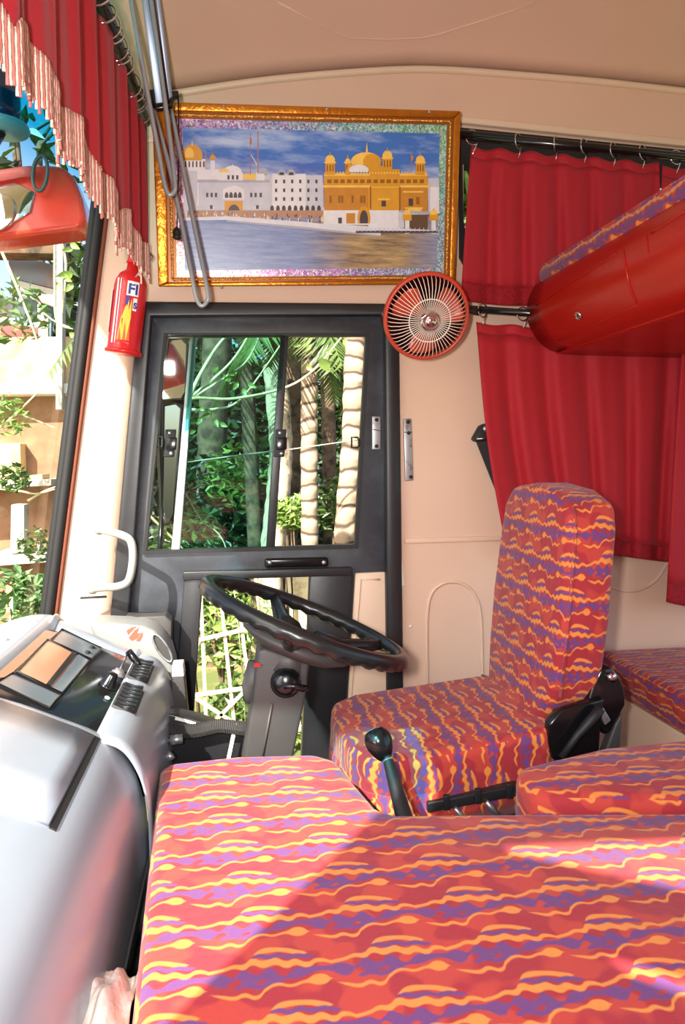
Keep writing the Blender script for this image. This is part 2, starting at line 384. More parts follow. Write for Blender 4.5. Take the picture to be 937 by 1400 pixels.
# side window behind the curtains
wr = struct(thing('window_2', 'sliding side window behind red curtains', None, aty(690, 404, D)))
ho = [(628, 174), (1065, 218), (1065, 416), (656, 404), (628, 352)]
hi = [(633, 224), (1055, 262), (1055, 406), (664, 394), (642, 345), (634, 300)]
MB().slab([aty(x, y, D - .004) for x, y in ho[:1] + ho[1:]], [[aty(x, y, D - .004) for x, y in hi]], (0, .05, 0)).build('frame', 'rubber', wr)
MB().prism([aty(x, y, D + .03) for x, y in hi], (0, .004, 0)).build('pane', 'glassdark', wr)
MB().prism([aty(780, 230, D + .02), aty(792, 231, D + .02), aty(792, 405, D + .02), aty(780, 405, D + .02)], (0, .01, 0)).build('sash_bar', 'rubber', wr)

# ================================================================ DRIVER'S DOOR
dr = struct(thing('door_1', 'black driver door with sliding glass', None, aty(350, 1090, D)))
jo = [(190, 412), (527, 415), (546, 440), (552, 950), (555, 1090), (128, 1090), (150, 850)]
ji = [(207, 432), (522, 430), (527, 445), (530, 950), (530, 1085), (168, 1085), (176, 850)]
MB().slab([aty(x, y, D - .03) for x, y in jo], [[aty(x, y, D - .03) for x, y in ji]], (0, .09, 0)).build('jamb', 'black', dr, bevel=.006, seg=2)
YL = D + .005
leaf = [(206, 430), (524, 429), (529, 445), (532, 950), (532, 1088), (166, 1088), (175, 850)]
wh = [(229, 460), (501, 459), (486, 745), (200, 753)]
lh = [(278, 792), (424, 787), (412, 1080), (255, 1080)]
MB().slab([aty(x, y, YL) for x, y in leaf], [[aty(x, y, YL) for x, y in wh], [aty(x, y, YL) for x, y in lh]], (0, .035, 0)).build('leaf', 'doorblack', dr, bevel=.004, seg=2)
MB().slab([aty(x, y, YL - .012) for x, y in ((224, 455), (506, 455), (490, 750), (195, 758))], [[aty(x, y, YL - .012) for x, y in wh]], (0, .02, 0)).build('window_seal', 'rubber', dr)
# lower light: black side frame and broad upright
MB().prism([aty(x, y, YL - .02) for x, y in ((252, 790), (277, 792), (258, 1085), (228, 1085))], (0, .03, 0)).build('lower_frame', 'black', dr, bevel=.004)
MB().prism([aty(x, y, YL - .03) for x, y in ((250, 782), (482, 776), (482, 787), (250, 794))], (0, .03, 0)).build('lower_frame', 'black', dr, bevel=.003)
MB().prism([aty(x, y, YL - .025) for x, y in ((424, 785), (483, 783), (466, 1085), (410, 1085))], (0, .04, 0)).build('upright', 'black', dr, bevel=.005)
MB().prism([aty(x, y, YL - .012) for x, y in ((486, 784), (527, 782), (531, 1085), (468, 1085))], (0, .015, 0)).build('beige_panel', 'beigeplas', dr, bevel=.004)
MB().tube([aty(x, y, YL - .013) for x, y in ((520, 792), (493, 792), (480, 950), (474, 1060))], .004, 6).build('panel_swage', 'beigeplas', dr, smooth=True)
# panes (they sit a few degrees out of the leaf's plane and catch the flash)
gq = aty(232, 503, YL + .02); gnrm = ((CAM - gq).normalized() + (fo.location - gq).normalized()).normalized()
gc = aty(300, 610, YL + .018)
def gp_(x, y, off): return atp(x, y, gc + gnrm * off, gnrm)
MB().prism([gp_(x, y, -.004) for x, y in ((228, 458), (268, 458), (242, 754), (198, 755))], (0, .004, 0)).build('pane', 'glassdark', dr)
MB().prism([gp_(x, y, .004) for x, y in ((264, 458), (390, 458), (372, 752), (238, 754))], (0, .004, 0)).build('pane', 'glasstint', dr)
MB().prism([aty(x, y, YL + .006) for x, y in ((260, 459), (269, 459), (246, 753), (234, 753))], (0, .016, 0)).build('slide_bar', mat('bright_aluminium', (205, 210, 216), .25, .7), dr, bevel=.002)
MB().prism([aty(x, y, YL + .006) for x, y in ((384, 459), (395, 459), (376, 750), (364, 750))], (0, .018, 0)).build('slide_bar', 'black', dr, bevel=.002)
def latch(cx, cy, slant):
    q = [(cx - 8 + slant, cy - 19), (cx + 7 + slant, cy - 19), (cx + 6 - slant, cy + 19), (cx - 9 - slant, cy + 19)]
    l = MB().prism([aty(x, y, YL + .004) for x, y in q], (0, .012, 0)).build('latch', 'rubber', dr, bevel=.003)
    MB().prism([aty(cx - 5, cy - 8, YL - .006), aty(cx + 9, cy - 8, YL - .006), aty(cx + 8, cy + 9, YL - .006), aty(cx - 6, cy + 9, YL - .006)], (0, .012, 0)).build('thumb_tab', 'gloss', l, bevel=.003)
    for dy in (-14, 14): MB().lathe([(.006, 0), (.006, .003), (.003, .005)], aty(cx - dy / 14 * -slant, cy + dy, YL + .004), (0, -1, 0), 10).build('screw', 'steel', l, smooth=True)
latch(384, 606, 1); latch(233, 606, 1)
def catch(cx, cy, s=1):
    MB().tube([aty(cx + x * s, cy + y, YL - .004) for x, y in ((-5, -7), (3, -7), (5, -4), (5, 4), (3, 7), (-5, 7))], .0035, 6, True).build('catch', 'rubber', dr, smooth=True)
catch(486, 605); catch(217, 604, -1)
hb = MB().prism([aty(x, y, YL - .022) for x, y in ((362, 764), (449, 762), (450, 775), (362, 777))], (0, .022, 0)).build('pull_handle', 'gloss', dr, bevel=.008, seg=4)
for x in (369, 443): MB().lathe([(.007, 0), (.007, .003), (.003, .005)], aty(x, 769, YL - .022), (0, -1, 0), 10).build('screw', 'steel', hb, smooth=True)
def plate(px, par, y0, cuts, holes, m='steel'):
    p = MB().prism([aty(x, y, y0) for x, y in px], (0, .008, 0)).build('strike_plate', m, par, bevel=.003)
    for x, y in holes: MB().lathe([(.006, 0), (.006, .003), (.003, .005)], aty(x, y, y0), (0, -1, 0), 10).build('screw', 'rubber', p, smooth=True)
    for a, b in cuts: MB().tube([aty(*a, y0 - .001), aty(*b, y0 - .001)], .0015, 5).build('groove', 'plastic', p)
    return p
plate(((509, 569), (521, 569), (521, 615), (509, 615)), dr, YL - .008, [((510, 587), (521, 589))], [(515, 574), (515, 610)])
MB().prism([aty(x, y, D - .004) for x, y in ((541, 745), (547, 740), (553, 800), (548, 802))], (0, .004, 0)).build('torn_paint_edge', 'white', wall)
pl2 = plate(((552, 573), (563, 572), (566, 657), (554, 658)), wall, D - .006, [((553, 591), (564, 591))], [(558, 577), (559, 592), (562, 652)])

# ================================================================ SEATING
# big bench cushion over the engine cover
be = thing('bench_seat', 'broad flat bench seat in red wavy-patterned cloth beside the dashboard', 'bench', (.4, .8, 0))
bp = [(-.128, .78), (-.168, 1.47), (-.155, 1.50), (.0, 1.515), (.17, 1.50), (.215, 1.46), (.235, 1.36), (.262, 1.235), (.29, 1.215), (.55, 1.18), (.815, 1.14), (1.5, 1.05), (1.5, .02), (-.085, .02)]
cm = MB().prism([V((x, y, .43)) for x, y in bp], (0, 0, .12)).build('cushion', 'fab', be, bevel=.028, seg=5)
MB().prism([V((x * .97 + .01, y - .03, .0)) for x, y in bp], (0, 0, .43)).build('base', 'plastic', be)
# second cushion behind it
b2 = thing('seat_cushion', 'thick red patterned cushion standing behind the bench by the seat rail', 'cushion', (1.0, 1.3, 0))
q2 = [(.555, 1.205), (.55, 1.29), (.58, 1.335), (.8, 1.40), (1.1, 1.42), (1.7, 1.40), (1.7, 1.06), (1.3, 1.095), (.815, 1.15)]
MB().prism([V((x, y, .40)) for x, y in q2], (0, 0, .165)).build('cushion', 'fab', b2, bevel=.035, seg=5)
MB().prism([V((x + .03, y, 0)) for x, y in q2], (0, 0, .40)).build('base', 'plastic', b2)
# passenger seat along the wall
b3 = thing('rear_seat', 'dark red patterned wall seat on a beige box behind the driver seat', 'bench', (1.7, 1.8, 0))
MB().prism([V((x, y, .44)) for x, y in ((1.20, 2.17), (1.20, 1.55), (2.3, 1.55), (2.3, 2.17))], (0, 0, .115)).build('cushion', 'fabrear', b3, bevel=.03, seg=4)
MB().prism([V((x, y, 0)) for x, y in ((1.215, 2.17), (1.215, 1.57), (2.3, 1.57), (2.3, 2.17))], (0, 0, .44)).build('base', 'beigeplas', b3, bevel=.004)
# driver's seat
ds = thing('driver_seat', 'upright driver seat in red cloth with orange and purple waves', 'seat', (.55, 1.72, 0))
cu = [(.265, 1.60), (.245, 1.80), (.262, 1.90), (.33, 1.945), (.72, 1.945), (.76, 1.90), (.76, 1.54), (.73, 1.50), (.45, 1.47), (.345, 1.48), (.29, 1.53)]
cq = MB().prism([V((x, y, .445)) for x, y in cu], (0, 0, .142)); cq.v = [V((p.x, p.y, p.z - .022 - .10 * (.74 - p.x))) for p in cq.v]; cq.build('cushion', 'fabcush', ds, bevel=.04, seg=5)
sk_ = [(x, y) for x, y in cu]
rows = []
for z, e in ((.50, .003), (.44, .006), (.405, -.004)):
    cx, cy = .52, 1.71
    rows.append([V((cx + (x - cx) * (1 + e), cy + (y - cy) * (1 + e) + .004 * math.sin(40 * (x + y)), z + .018 * math.sin(x * 31) * (z < .42) - .022 - .10 * (.74 - x))) for x, y in cu + cu[:1]])
MB().grid(rows).build('skirt', 'fabcush', ds, smooth=True, solid=.006)
bk = [(1.935, .50), (1.965, .66), (1.972, .82), (1.955, .98), (1.93, 1.08), (1.885, 1.125), (1.75, 1.138), (1.62, 1.125), (1.535, 1.095), (1.515, 1.03), (1.505, .80), (1.515, .66), (1.56, .575), (1.62, .52)]
bm_ = MB().prism([V((.735, y, z)) for y, z in bk], (.125, 0, 0))
bm_.v = [V((p.x + .08 * (p.z - .55) - .10 * (p.y - 1.72) * 0 - .012 * math.cos((p.y - 1.72) / .23 * PI / 2) * (p.x < .8), p.y, p.z)) for p in bm_.v]
bko = bm_.build('backrest', 'fabseat', ds, bevel=.028, seg=4)
bko['label'] = 'tall padded backrest'
pip = MB().tube([V((.747 + .08 * (z - .55), y + .001, z)) for y, z in ((1.506, .64), (1.503, .8), (1.512, 1.03), (1.533, 1.09))], .004, 6).build('piping', 'fabseat', bko, smooth=True)
# recliner covers and mechanism
cov = [(752, 990), (765, 974), (800, 962), (828, 955), (822, 1000), (820, 1030), (790, 1042), (757, 1040), (750, 1015)]
MB().prism([aty(x, y, 1.497) for x, y in cov], (0, .03, 0)).build('hinge_cover', 'gloss', ds, bevel=.006)
rc = [(800, 975), (812, 935), (822, 915), (836, 912), (848, 925), (856, 945), (856, 965), (845, 985), (835, 1003), (826, 1006), (815, 985)]
MB().prism([aty(x, y, 1.515) for x, y in rc], (0, .05, 0)).build('recliner', 'gloss', ds, bevel=.008)
MB().lathe([(.012, 0), (.012, .01), (.006, .014)], aty(835, 925, 1.515), (0, -1, 0), 12).build('pivot_bolt', 'chrome', ds, smooth=True)
MB().tube([aty(x, y, 1.475) for x, y in ((822, 968), (808, 985), (790, 1005), (768, 1036))], [.011, .012, .009, .008], 8).build('recline_lever', 'rubber', ds, smooth=True)
MB().prism([aty(x, y, 1.505) for x, y in ((812, 960), (820, 958), (836, 985), (828, 992))], (0, .012, 0)).build('lever_bracket', 'steel', ds, bevel=.002)
MB().prism([aty(x, y, 1.53) for x, y in ((842, 990), (852, 975), (848, 1040), (824, 1040))], (0, .03, 0)).build('buckle', 'plastic', ds, bevel=.006)
MB().prism([aty(x, y, 1.93) for x, y in ((663, 925), (690, 935), (690, 950), (660, 945))], (0, .03, 0)).build('hinge_bracket', 'black', ds, bevel=.004)
rl = MB(); rl.prism([aty(x, y, 1.46) for x, y in ((585, 1098), (712, 1074), (712, 1088), (585, 1112))], (0, .03, 0)); rl.build('slide_rail', 'black', ds, bevel=.003)
for x, y in ((612, 1099), (655, 1090), (698, 1083)):
    MB().prism([aty(x - 4, y - 10, 1.452), aty(x + 4, y - 11, 1.452), aty(x + 4, y + 9, 1.452), aty(x - 4, y + 10, 1.452)], (0, .012, 0)).build('rail_clip', 'black', ds, bevel=.002)
    MB().tube([aty(x + 10, y + 6, 1.455), aty(x + 28, y + 26, 1.455)], .006, 6).build('spring', 'steel', ds, smooth=True)
MB().box((.5, 1.72, .2), (.3, .3, .40)).build('pedestal', 'black', ds, bevel=.01)
# gear lever
gl = thing('gear_lever', 'black gear lever with round knob between bench and driver seat', 'gear lever', atz(550, 1112, .45))
kb, ke = aty(531, 1040, 1.36), aty(553, 1118, 1.25)
MB().tube([aty(515, 1005, 1.39), kb, ke, ke + (ke - kb) * .8], [.010, .011, .0165, .019], 12).build('stick', 'rubber', gl, smooth=True)
kc = aty(518, 1014, 1.385); ka = (aty(515, 1000, 1.39) - aty(533, 1042, 1.36)).normalized()
kn = MB().lathe([(.006, -.042), (.014, -.036), (.022, -.024), (.0285, -.006), (.029, .006), (.026, .017), (.021, .024), (.012, .027), (0, .0275)], kc, ka, 24).build('knob', 'gloss', gl, smooth=True)
MB().lathe([(.011, 0), (.012, .004), (.011, .008)], aty(530, 1038, 1.362) - ka * .006, ka, 14).build('collar', 'steel', gl, smooth=True)
kx, ky = frame_of(ka)
def kp(a, b): return kc + ka * .0272 + kx * a + ky * b
gm = MB()
for a in (-.009, 0, .009): gm.tube([kp(a, -.008), kp(a, .008)], .0009, 5)
gm.tube([kp(-.009, 0), kp(.009, 0)], .0009, 5)
gm.build('shift_diagram', 'greyrod', kn)

# ================================================================ DASHBOARD
da = thing('dashboard', 'silver moulded dashboard sweeping under the windscreen', 'dashboard', (-.4, 1.0, 0))
def loft(ys, prof, fn=None):
    rows = []
    pp = bez([V((x, 0, z)) for x, z in prof], 5)
    for y in ys: rows.append([V((p.x, y, p.z)) if fn is None else fn(V((p.x, y, p.z))) for p in pp])
    return rows
pm = [(-.72, .45), (-.72, .70), (-.64, .775), (-.52, .79), (-.42, .762), (-.33, .722), (-.27, .693), (-.228, .66), (-.198, .60), (-.182, .52), (-.178, .40), (-.178, .10)]
def fm(p):
    e = max(0, (p.y - 1.30) / .07)        # rolls down at the end that meets the instrument hood
    if p.z > .55: p.z -= .022 * e * e
    return p
ys = [-.15, .2, .5, .8, 1.0, 1.2, 1.29, 1.31, 1.33, 1.35, 1.362, 1.37]
rows = loft(ys, pm, fm); rows.append([p + V((0, .004, -.08)) for p in rows[-1]])
MB().grid(rows).build('top_cover', 'silver', da, smooth=True, solid=.004, so=-1)
pb = [(-.72, .45), (-.70, .68), (-.62, .765), (-.54, .795), (-.49, .797), (-.472, .788), (-.458, .770), (-.449, .762), (-.36, .7165), (-.278, .676), (-.268, .680), (-.25, .681), (-.215, .666), (-.19, .632), (-.172, .58), (-.165, .50), (-.165, .30)]
def fb(p):
    e = max(0, (p.y - 1.87) / .11); rim = min(1, max(0, (p.y - 1.83) / .03))
    if -.47 < p.x < -.262: p.z += .014 * rim
    if p.z > .5: p.z -= .055 * e * e
    return p
ys = [1.30, 1.34, 1.38, 1.6, 1.82, 1.835, 1.85, 1.865, 1.88, 1.90, 1.92, 1.94, 1.96, 1.975]
rows = loft(ys, pb, fb); rows.append([p + V((0, .008, -.12)) for p in rows[-1]])
MB().grid(rows).build('instrument_hood', 'silver', da, smooth=True, solid=.004, so=-1)
# instrument panel, on the slanting face
pA, pB = V((-.449, 1.6, .766)), V((-.276, 1.6, .680)); pdir = (pB - pA).normalized(); pn = pdir.cross(V((0, 1, 0))).normalized()
if pn.z < 0: pn = -pn
pn0 = pA + pn * .004
def pp_(x, y, h=0): return atp(x, y, pn0, pn) + pn * h
ip = MB().prism([pp_(x, y) for x, y in ((-30, 902), (0, 885), (22, 868), (42, 858), (62, 857), (110, 874), (204, 909), (196, 922), (134, 1003), (110, 1000), (-40, 935))], -pn * .012).build('instrument_panel', 'panel', da, bevel=.003)
def disp(px, m, h=.003):
    q = [pp_(x, y, h) for x, y in px]
    d_ = MB().prism(q, -pn * .004).build('display', m, ip)
    MB().tube(q, .0032, 6, True).build('bezel', 'gloss', d_)
    return d_
MB().prism([pp_(x, y, .002) for x, y in ((-30, 905), (0, 889), (24, 871), (44, 862), (60, 862), (78, 866), (10, 926), (-36, 934))], -pn * .003).build('reflection_slab', mat('tan_painted_reflection', (134, 92, 68), .15), ip)  # added slab, its tan colour imitates the ceiling's reflection
disp(((84, 862), (138, 888), (124, 903), (69, 878)), 'screen2')
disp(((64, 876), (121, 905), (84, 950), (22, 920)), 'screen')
MB().prism([pp_(x, y, .006) for x, y in ((98, 893), (104, 896), (68, 941), (62, 938))], -pn * .004).build('divider', 'gloss', ip)
disp(((16, 922), (82, 952), (66, 970), (-6, 936)), 'screen2')
MB().prism([pp_(x, y, .005) for x, y in ((106, 897), (120, 904), (85, 948), (71, 942))], -pn * .003).build('gauge_strip', 'screen2', ip)
for x, y in ((47, 850), (6, 874), (146, 956)): MB().lathe([(.006, 0), (.006, .003), (.003, .004)], pp_(x, y, .002), pn, 10).build('screw', 'white', ip, smooth=True)
MB().lathe([(.022, 0), (.02, .004), (.017, .008), (.012, .028), (.010, .032), (0, .033)], pp_(147, 938), pn, 20).build('dimmer_knob', 'gloss', ip, smooth=True)
MB().lathe([(.017, 0), (.017, .006), (.012, .009), (.011, .014), (0, .0145)], pp_(161, 923), pn, 20).build('ignition_barrel', 'steel', ip, smooth=True)
for x, y in ((125, 887), (119, 894)): MB().lathe([(.006, 0), (.006, .004), (0, .0045)], pp_(x, y, .003), pn, 12).build('button', 'rubber', ip, smooth=True)
ik = thing('ignition_key', 'small black-headed key standing in the dashboard lock', 'key', pp_(162, 921, .012))
k0, k1 = pp_(162, 921, .012), pp_(168, 906, .032)
MB().tube([k0, k1], .0028, 6).build('blade', 'chrome', ik, smooth=True)
kd = aty(192, 911, k1.y - .02)
MB().tube([k1, k1.lerp(kd, .4), k1.lerp(kd, .8), kd], [.009, .0095, .008, .005], 8).build('key_head', 'gloss', ik, smooth=True)
# rocker switches, two banks
st = V((-.225, 0, .670)); sdir = V((.05, 0, -.028)).normalized(); sn_ = V((.028, 0, .05)).normalized()
def rocker(y):
    c = V((-.236, y, .681)); a = sdir; b = V((0, 1, 0)); n = sn_
    w = .0095
    pts = [c - a * .022 - n * .003, c - a * .022 + n * .004, c + n * .006, c + a * .020 + n * .013, c + a * .024 - n * .003]
    r = MB().prism([p - b * w for p in pts], b * w * 2).build('rocker_switch', 'gloss', da, bevel=.0015, seg=2)
for i in range(6): rocker(1.80 - i * .024)
for i in range(6): rocker(1.60 - i * .024)
for y0, y1 in ((1.815, 1.668), (1.615, 1.468)):
    c = V((-.236, 0, .6795)); MB().prism([V((0, y, 0)) + c + sdir * s_ for y, s_ in ((y0, -.026), (y0, .028), (y1, .028), (y1, -.026))], -sn_ * .006).build('switch_bezel', 'plastic', da, bevel=.001)
# lid in the near half of the top cover
def ztop(x):
    pp = bez([V((a, 0, b)) for a, b in pm], 8)
    for a, b in zip(pp[:-1], pp[1:]):
        if a.x <= x <= b.x and a.z > .5: return a.z + (b.z - a.z) * (x - a.x) / max(1e-6, b.x - a.x)
    return .7
xs = [-.60, -.54, -.48, -.42, -.36, -.32, -.29, -.262]
rows = [[V((x, y, ztop(x) + .006)) for x in xs] for y in (.985, 1.1, 1.2, 1.30)]
MB().grid(rows).build('tray_lid', 'silver', da, smooth=True, solid=.006, so=-1)
MB().prism([V((x, y, ztop(x) + .003)) for x, y in ((-.262, 1.305), (-.253, 1.305), (-.253, .982), (-.262, .982))], (0, 0, -.004)).build('lid_gap', 'rubber', da)
MB().prism([V((-.176, -.1, .40)), V((-.172, -.1, .40)), V((-.172, 1.45, .40)), V((-.176, 1.45, .40))], (0, 0, .03)).build('lower_sill', 'plastic', da)
# corner pod with emblem and round vent
pod = thing('dash_corner_pod', 'grey corner pod with red emblem and oval vent by the door', 'vent pod', aty(195, 930, 1.99))
po = [(120, 852), (170, 854), (195, 856), (210, 862), (222, 873), (232, 890), (238, 912), (238, 940), (200, 946), (150, 900), (128, 872)]
pdm = MB().prism([aty(x, y, 2.0) for x, y in po], (0, .12, 0)); pdm.build('shell', 'silver2', pod, bevel=.012, seg=4)
vd = V((.0, -1, 0))
def el(cx, cy, a, b, t, y, n=28): return [aty(cx + a * math.cos(k) * math.cos(t) - b * math.sin(k) * math.sin(t), cy + a * math.cos(k) * math.sin(t) + b * math.sin(k) * math.cos(t), y) for k in [2 * PI * i / n for i in range(n)]]
MB().tube(el(222, 886, 22, 7, 1.0, 1.994), .0035, 6, True).build('vent_ring', 'steel', pod, smooth=True)
MB().prism(el(222, 886, 20, 6, 1.0, 1.997), (0, .006, 0)).build('vent_grille', 'plastic', pod)
em = MB()
for q in (((176, 872), (184, 862), (190, 858), (187, 867), (193, 865), (187, 873), (180, 876)), ((186, 876), (192, 868), (195, 864), (195, 870), (191, 877)), ((173, 862), (180, 858), (186, 857), (180, 863), (175, 868))):
    em.prism([aty(x, y, 1.9985) for x, y in q], (0, .003, 0))
em.build('emblem', mat('faded_red_emblem', (206, 84, 62), .5), pod)
bx = thing('fuse_box_cover', 'flat black box cover at the foot of the door beside the dash', 'box', aty(200, 882, 2.13))
MB().prism([aty(x, y, 2.10) for x, y in ((170, 844), (226, 842), (235, 850), (234, 905), (170, 905))], (0, .07, 0)).build('cover', 'plastic', bx, bevel=.004)
MB().lathe([(.008, 0), (.008, .004), (.003, .006)], aty(193, 851, 2.10), (0, -1, 0), 12).build('bolt', 'steel', bx, smooth=True)
cb = thing('relay_module', 'small upright grey module with white top beside the dash edge', 'module', aty(245, 985, 1.86))
MB().prism([aty(x, y, 1.86) for x, y in ((234, 918), (251, 917), (257, 980), (236, 982))], (0, .05, 0)).build('body', 'plastic', cb, bevel=.003)
MB().prism([aty(x, y, 1.858) for x, y in ((235, 910), (250, 909), (252, 925), (235, 926))], (0, .054, 0)).build('cap', 'white', cb, bevel=.003)

# ================================================================ STEERING
wc = aty(417, 848, 1.64); ax = V((.375, .03, .93)).normalized()
e1 = V((0, 1, 0)); e1 = (e1 - ax * e1.dot(ax)).normalized(); e2 = ax.cross(e1)
RW = .247
def wp(a, r=RW, h=0): return wc + (e1 * math.cos(a) + e2 * math.sin(a)) * r + ax * h
n = 144
rim = MB(); vs = []; nr = 12
for i in range(n):
    a = 2 * PI * i / n; c = wp(a); rad = (c - wc).normalized()
    for k in range(nr):
        th = 2 * PI * k / nr; w = .0185 * (1 + (.16 * math.cos(a * 36) if math.sin(th) < -.2 else 0))
        vs.append(c + (rad * math.cos(th) + ax * math.sin(th)) * w)
rim.add(vs, [(i * nr + k, i * nr + (k + 1) % nr, ((i + 1) % n) * nr + (k + 1) % nr, ((i + 1) % n) * nr + k) for i in range(n) for k in range(nr)])
sc = thing('steering_column', 'large black ribbed steering wheel on a dark grey boxed column', 'steering column', aty(375, 1060, 1.66))
sw = rim.build('steering_wheel', 'wheel', sc, smooth=True); sw['label'] = 'large black rim with finger grips'
for a in (0.25, PI - .25, 3 * PI / 2 + .35, 3 * PI / 2 - .35):
    MB().tube([wp(a, .05, -.045), wp(a, .12, -.04), wp(a, .19, -.02), wp(a, RW - .005, -.002)], [.030, .024, .018, .014], 8).build('spoke', 'wheel', sw, smooth=True)
MB().lathe([(.03, -.085), (.10, -.078), (.135, -.06), (.14, -.05), (.12, -.038), (.06, -.03), (0, -.028)], wc, ax, 32).build('hub_pad', 'plastic', sw, smooth=True)
MB().prism([aty(x, y, 1.60) for x, y in ((353, 890), (362, 886), (424, 905), (417, 960), (396, 1060), (330, 1060), (345, 960))], (0, .11, 0)).build('shroud', 'plastic', sc, bevel=.012, seg=3)
MB().tube([wc - ax * .07, wc - ax * .13], [.042, .05], 16).build('boss', 'plastic', sc, smooth=True)
MB().tube([aty(x, y, 1.598) for x, y in ((372, 962), (356, 1050))], .003, 6).build('shroud_joint', 'plastic', sc, smooth=True)
lk = MB().lathe([(.036, 0), (.036, .012), (.030, .02), (.026, .034), (.018, .038), (0, .039)], aty(391, 932, 1.60), (-.1, -1, .15), 22).build('lock_housing', 'gloss', sc, smooth=True)
MB().tube([aty(x, y, 1.565) for x, y in ((388, 939), (402, 938), (414, 941), (422, 941))], [.006, .007, .009, .006], 8).build('lock_key', 'gloss', lk, smooth=True)
MB().box(aty(352, 909, 1.595), (.014, .006, .008)).build('red_tab', 'red', sc)
MB().tube([aty(x, y, 1.67) for x, y in ((350, 905), (344, 940), (340, 960))], [.02, .024, .012], 8).build('stalk_boot', 'plastic', sc, smooth=True)
hs = thing('corrugated_hose', 'ribbed grey hose joining dash and steering column', 'hose', aty(285, 1005, 1.70))
hp = bez([aty(x, y, 1.70) for x, y in ((222, 996), (245, 1000), (270, 999), (300, 993), (330, 996), (345, 998))], 26)
MB().tube(hp, [.0165 + .0025 * (i % 2) for i in range(len(hp))], 10).build('hose', 'plastic', hs, smooth=False)
MB().prism([aty(x, y, 1.69) for x, y in ((320, 990), (325, 990), (314, 1042), (309, 1042))], (0, .004, 0)).build('cable_tie', 'white', hs)
bd = thing('steering_bracket', 'dark pressed-steel bracket below the ribbed hose', 'bracket', aty(285, 1045, 1.74))
MB().prism([aty(x, y, 1.73) for x, y in ((226, 975), (240, 978), (270, 985), (345, 1012), (345, 1060), (230, 1060))], (0, .06, 0)).build('plate', 'black', bd, bevel=.004)
MB().prism([aty(x, y, 1.728) for x, y in ((240, 980), (268, 988), (267, 991), (239, 984))], (0, .004, 0)).build('white_scrape', 'white', bd)
for (a, b, c, d_) in ((215, 1013, 250, 1010), (212, 1038, 236, 1031)):
    MB().tube([aty(a, b, 1.66), aty(a + 18, (b * 2 + d_) / 3, 1.66), aty(a + 18.1, (b * 2 + d_) / 3, 1.66), aty(c, d_, 1.66)], [.005, .005, .012, .012], 8).build('bolt', 'steel', bd, smooth=True)

# ================================================================ WALL FITTINGS
gh = thing('grab_handle', 'grey tubular grab handle on the front pillar', 'handle', aty(128, 806, 2.12))
gp = bez([aty(136, 724, 2.125), aty(150, 727, 2.09), aty(168, 732, 2.06), aty(179, 740, 2.055), aty(182, 760, 2.05), aty(179, 785, 2.05), aty(173, 797, 2.055), aty(160, 802, 2.07), aty(145, 803, 2.09), aty(127, 805, 2.12)], 6)
MB().tube(gp, .0115, 12).build('bar', mat('grey_green_enamel', (150, 154, 146), .4), gh, smooth=True)
for p in (gp[0], gp[-1]):
    MB().lathe([(.016, .004), (.016, -.006), (.01, -.01), (.004, -.014)], p, (0, 1, 0), 12).build('mount', mat('grey_green_enamel', (150, 154, 146), .4), gh, smooth=True)
# fire extinguisher
fe = thing('fire_extinguisher', 'slim red fire extinguisher with flame label on the front pillar', 'extinguisher', aty(167, 484, 2.08))
f0, f1 = aty(169, 482, 2.11), aty(180, 385, 2.105); fa = (f1 - f0).normalized(); H = (f1 - f0).length
MB().lathe([(.047, 0), (.049, .006), (.046, .014), (.046, H - .02), (.043, H), (.034, H + .018), (.018, H + .03), (.016, H + .05), (0, H + .051)], f0, fa, 28).build('cylinder', 'red', fe, smooth=True)
MB().lathe([(.052, -.004), (.053, .004), (.048, .008)], f0, fa, 28).build('foot_ring', 'red', fe, smooth=True)
fx = V((1, 0, 0)); fx = (fx - fa * fx.dot(fa)).normalized(); fy = fa.cross(fx)
if fy.y > 0: fy = -fy
def fp(ang, h, r=.0465): return f0 + fa * h + (fx * math.sin(ang) + fy * math.cos(ang)) * r
def wrap(pts, r, name, m):
    mb = MB()
    for poly in pts:
        c = poly; q = []
        for i in range(len(c)):
            a, b = c[i], c[(i + 1) % len(c)]
            for k in range(4): q.append((a[0] + (b[0] - a[0]) * k / 4, a[1] + (b[1] - a[1]) * k / 4))
        mb.add([fp(a, h, r) for a, h in q], [tuple(range(len(q)))])
    return mb.build(name, m, fe, fix=False)
wrap([[(-.75, .02), (-.62, .02), (-.62, .2), (-.75, .2)], [(-.5, .02), (-.44, .02), (-.44, .2), (-.5, .2)]], .0468, 'label_stripe', 'white')
wrap([[(-.05, .155), (.30, .155), (.30, .195), (-.05, .195)], [(.3, .155), (.65, .155), (.65, .195), (.3, .195)]], .0470, 'label_plate', 'white')
wrap([[(-.05, .128), (.18, .128), (.18, .152), (-.05, .152)]], .0470, 'label_patch', 'blue')
wrap([[(.38, .115), (.62, .115), (.62, .15), (.38, .15)]], .0472, 'label_patch', 'white')
wrap([[(-.35, .03), (-.1, .03), (-.1, .06)], [(-.35, .03), (-.1, .06), (-.2, .10)], [(-.1, .03), (.3, .03), (.35, .1), (-.1, .1)], [(-.2, .09), (.1, .09), (.05, .13), (-.05, .12)], [(.1, .09), (.35, .09), (.3, .15), (.2, .12)], [(-.05, .09), (.2, .09), (.15, .145)]], .0472, 'flame', 'yellow')
wrap([[(-.3, .03), (-.1, .03), (-.22, .07)], [(-.02, .03), (.18, .03), (.05, .085)], [(.2, .03), (.4, .03), (.33, .09)]], .0474, 'flame_core', 'orange')
wrap([[(-.45, .012), (.4, .012), (.4, .026), (-.45, .026)]], .0472, 'base_band', 'red')
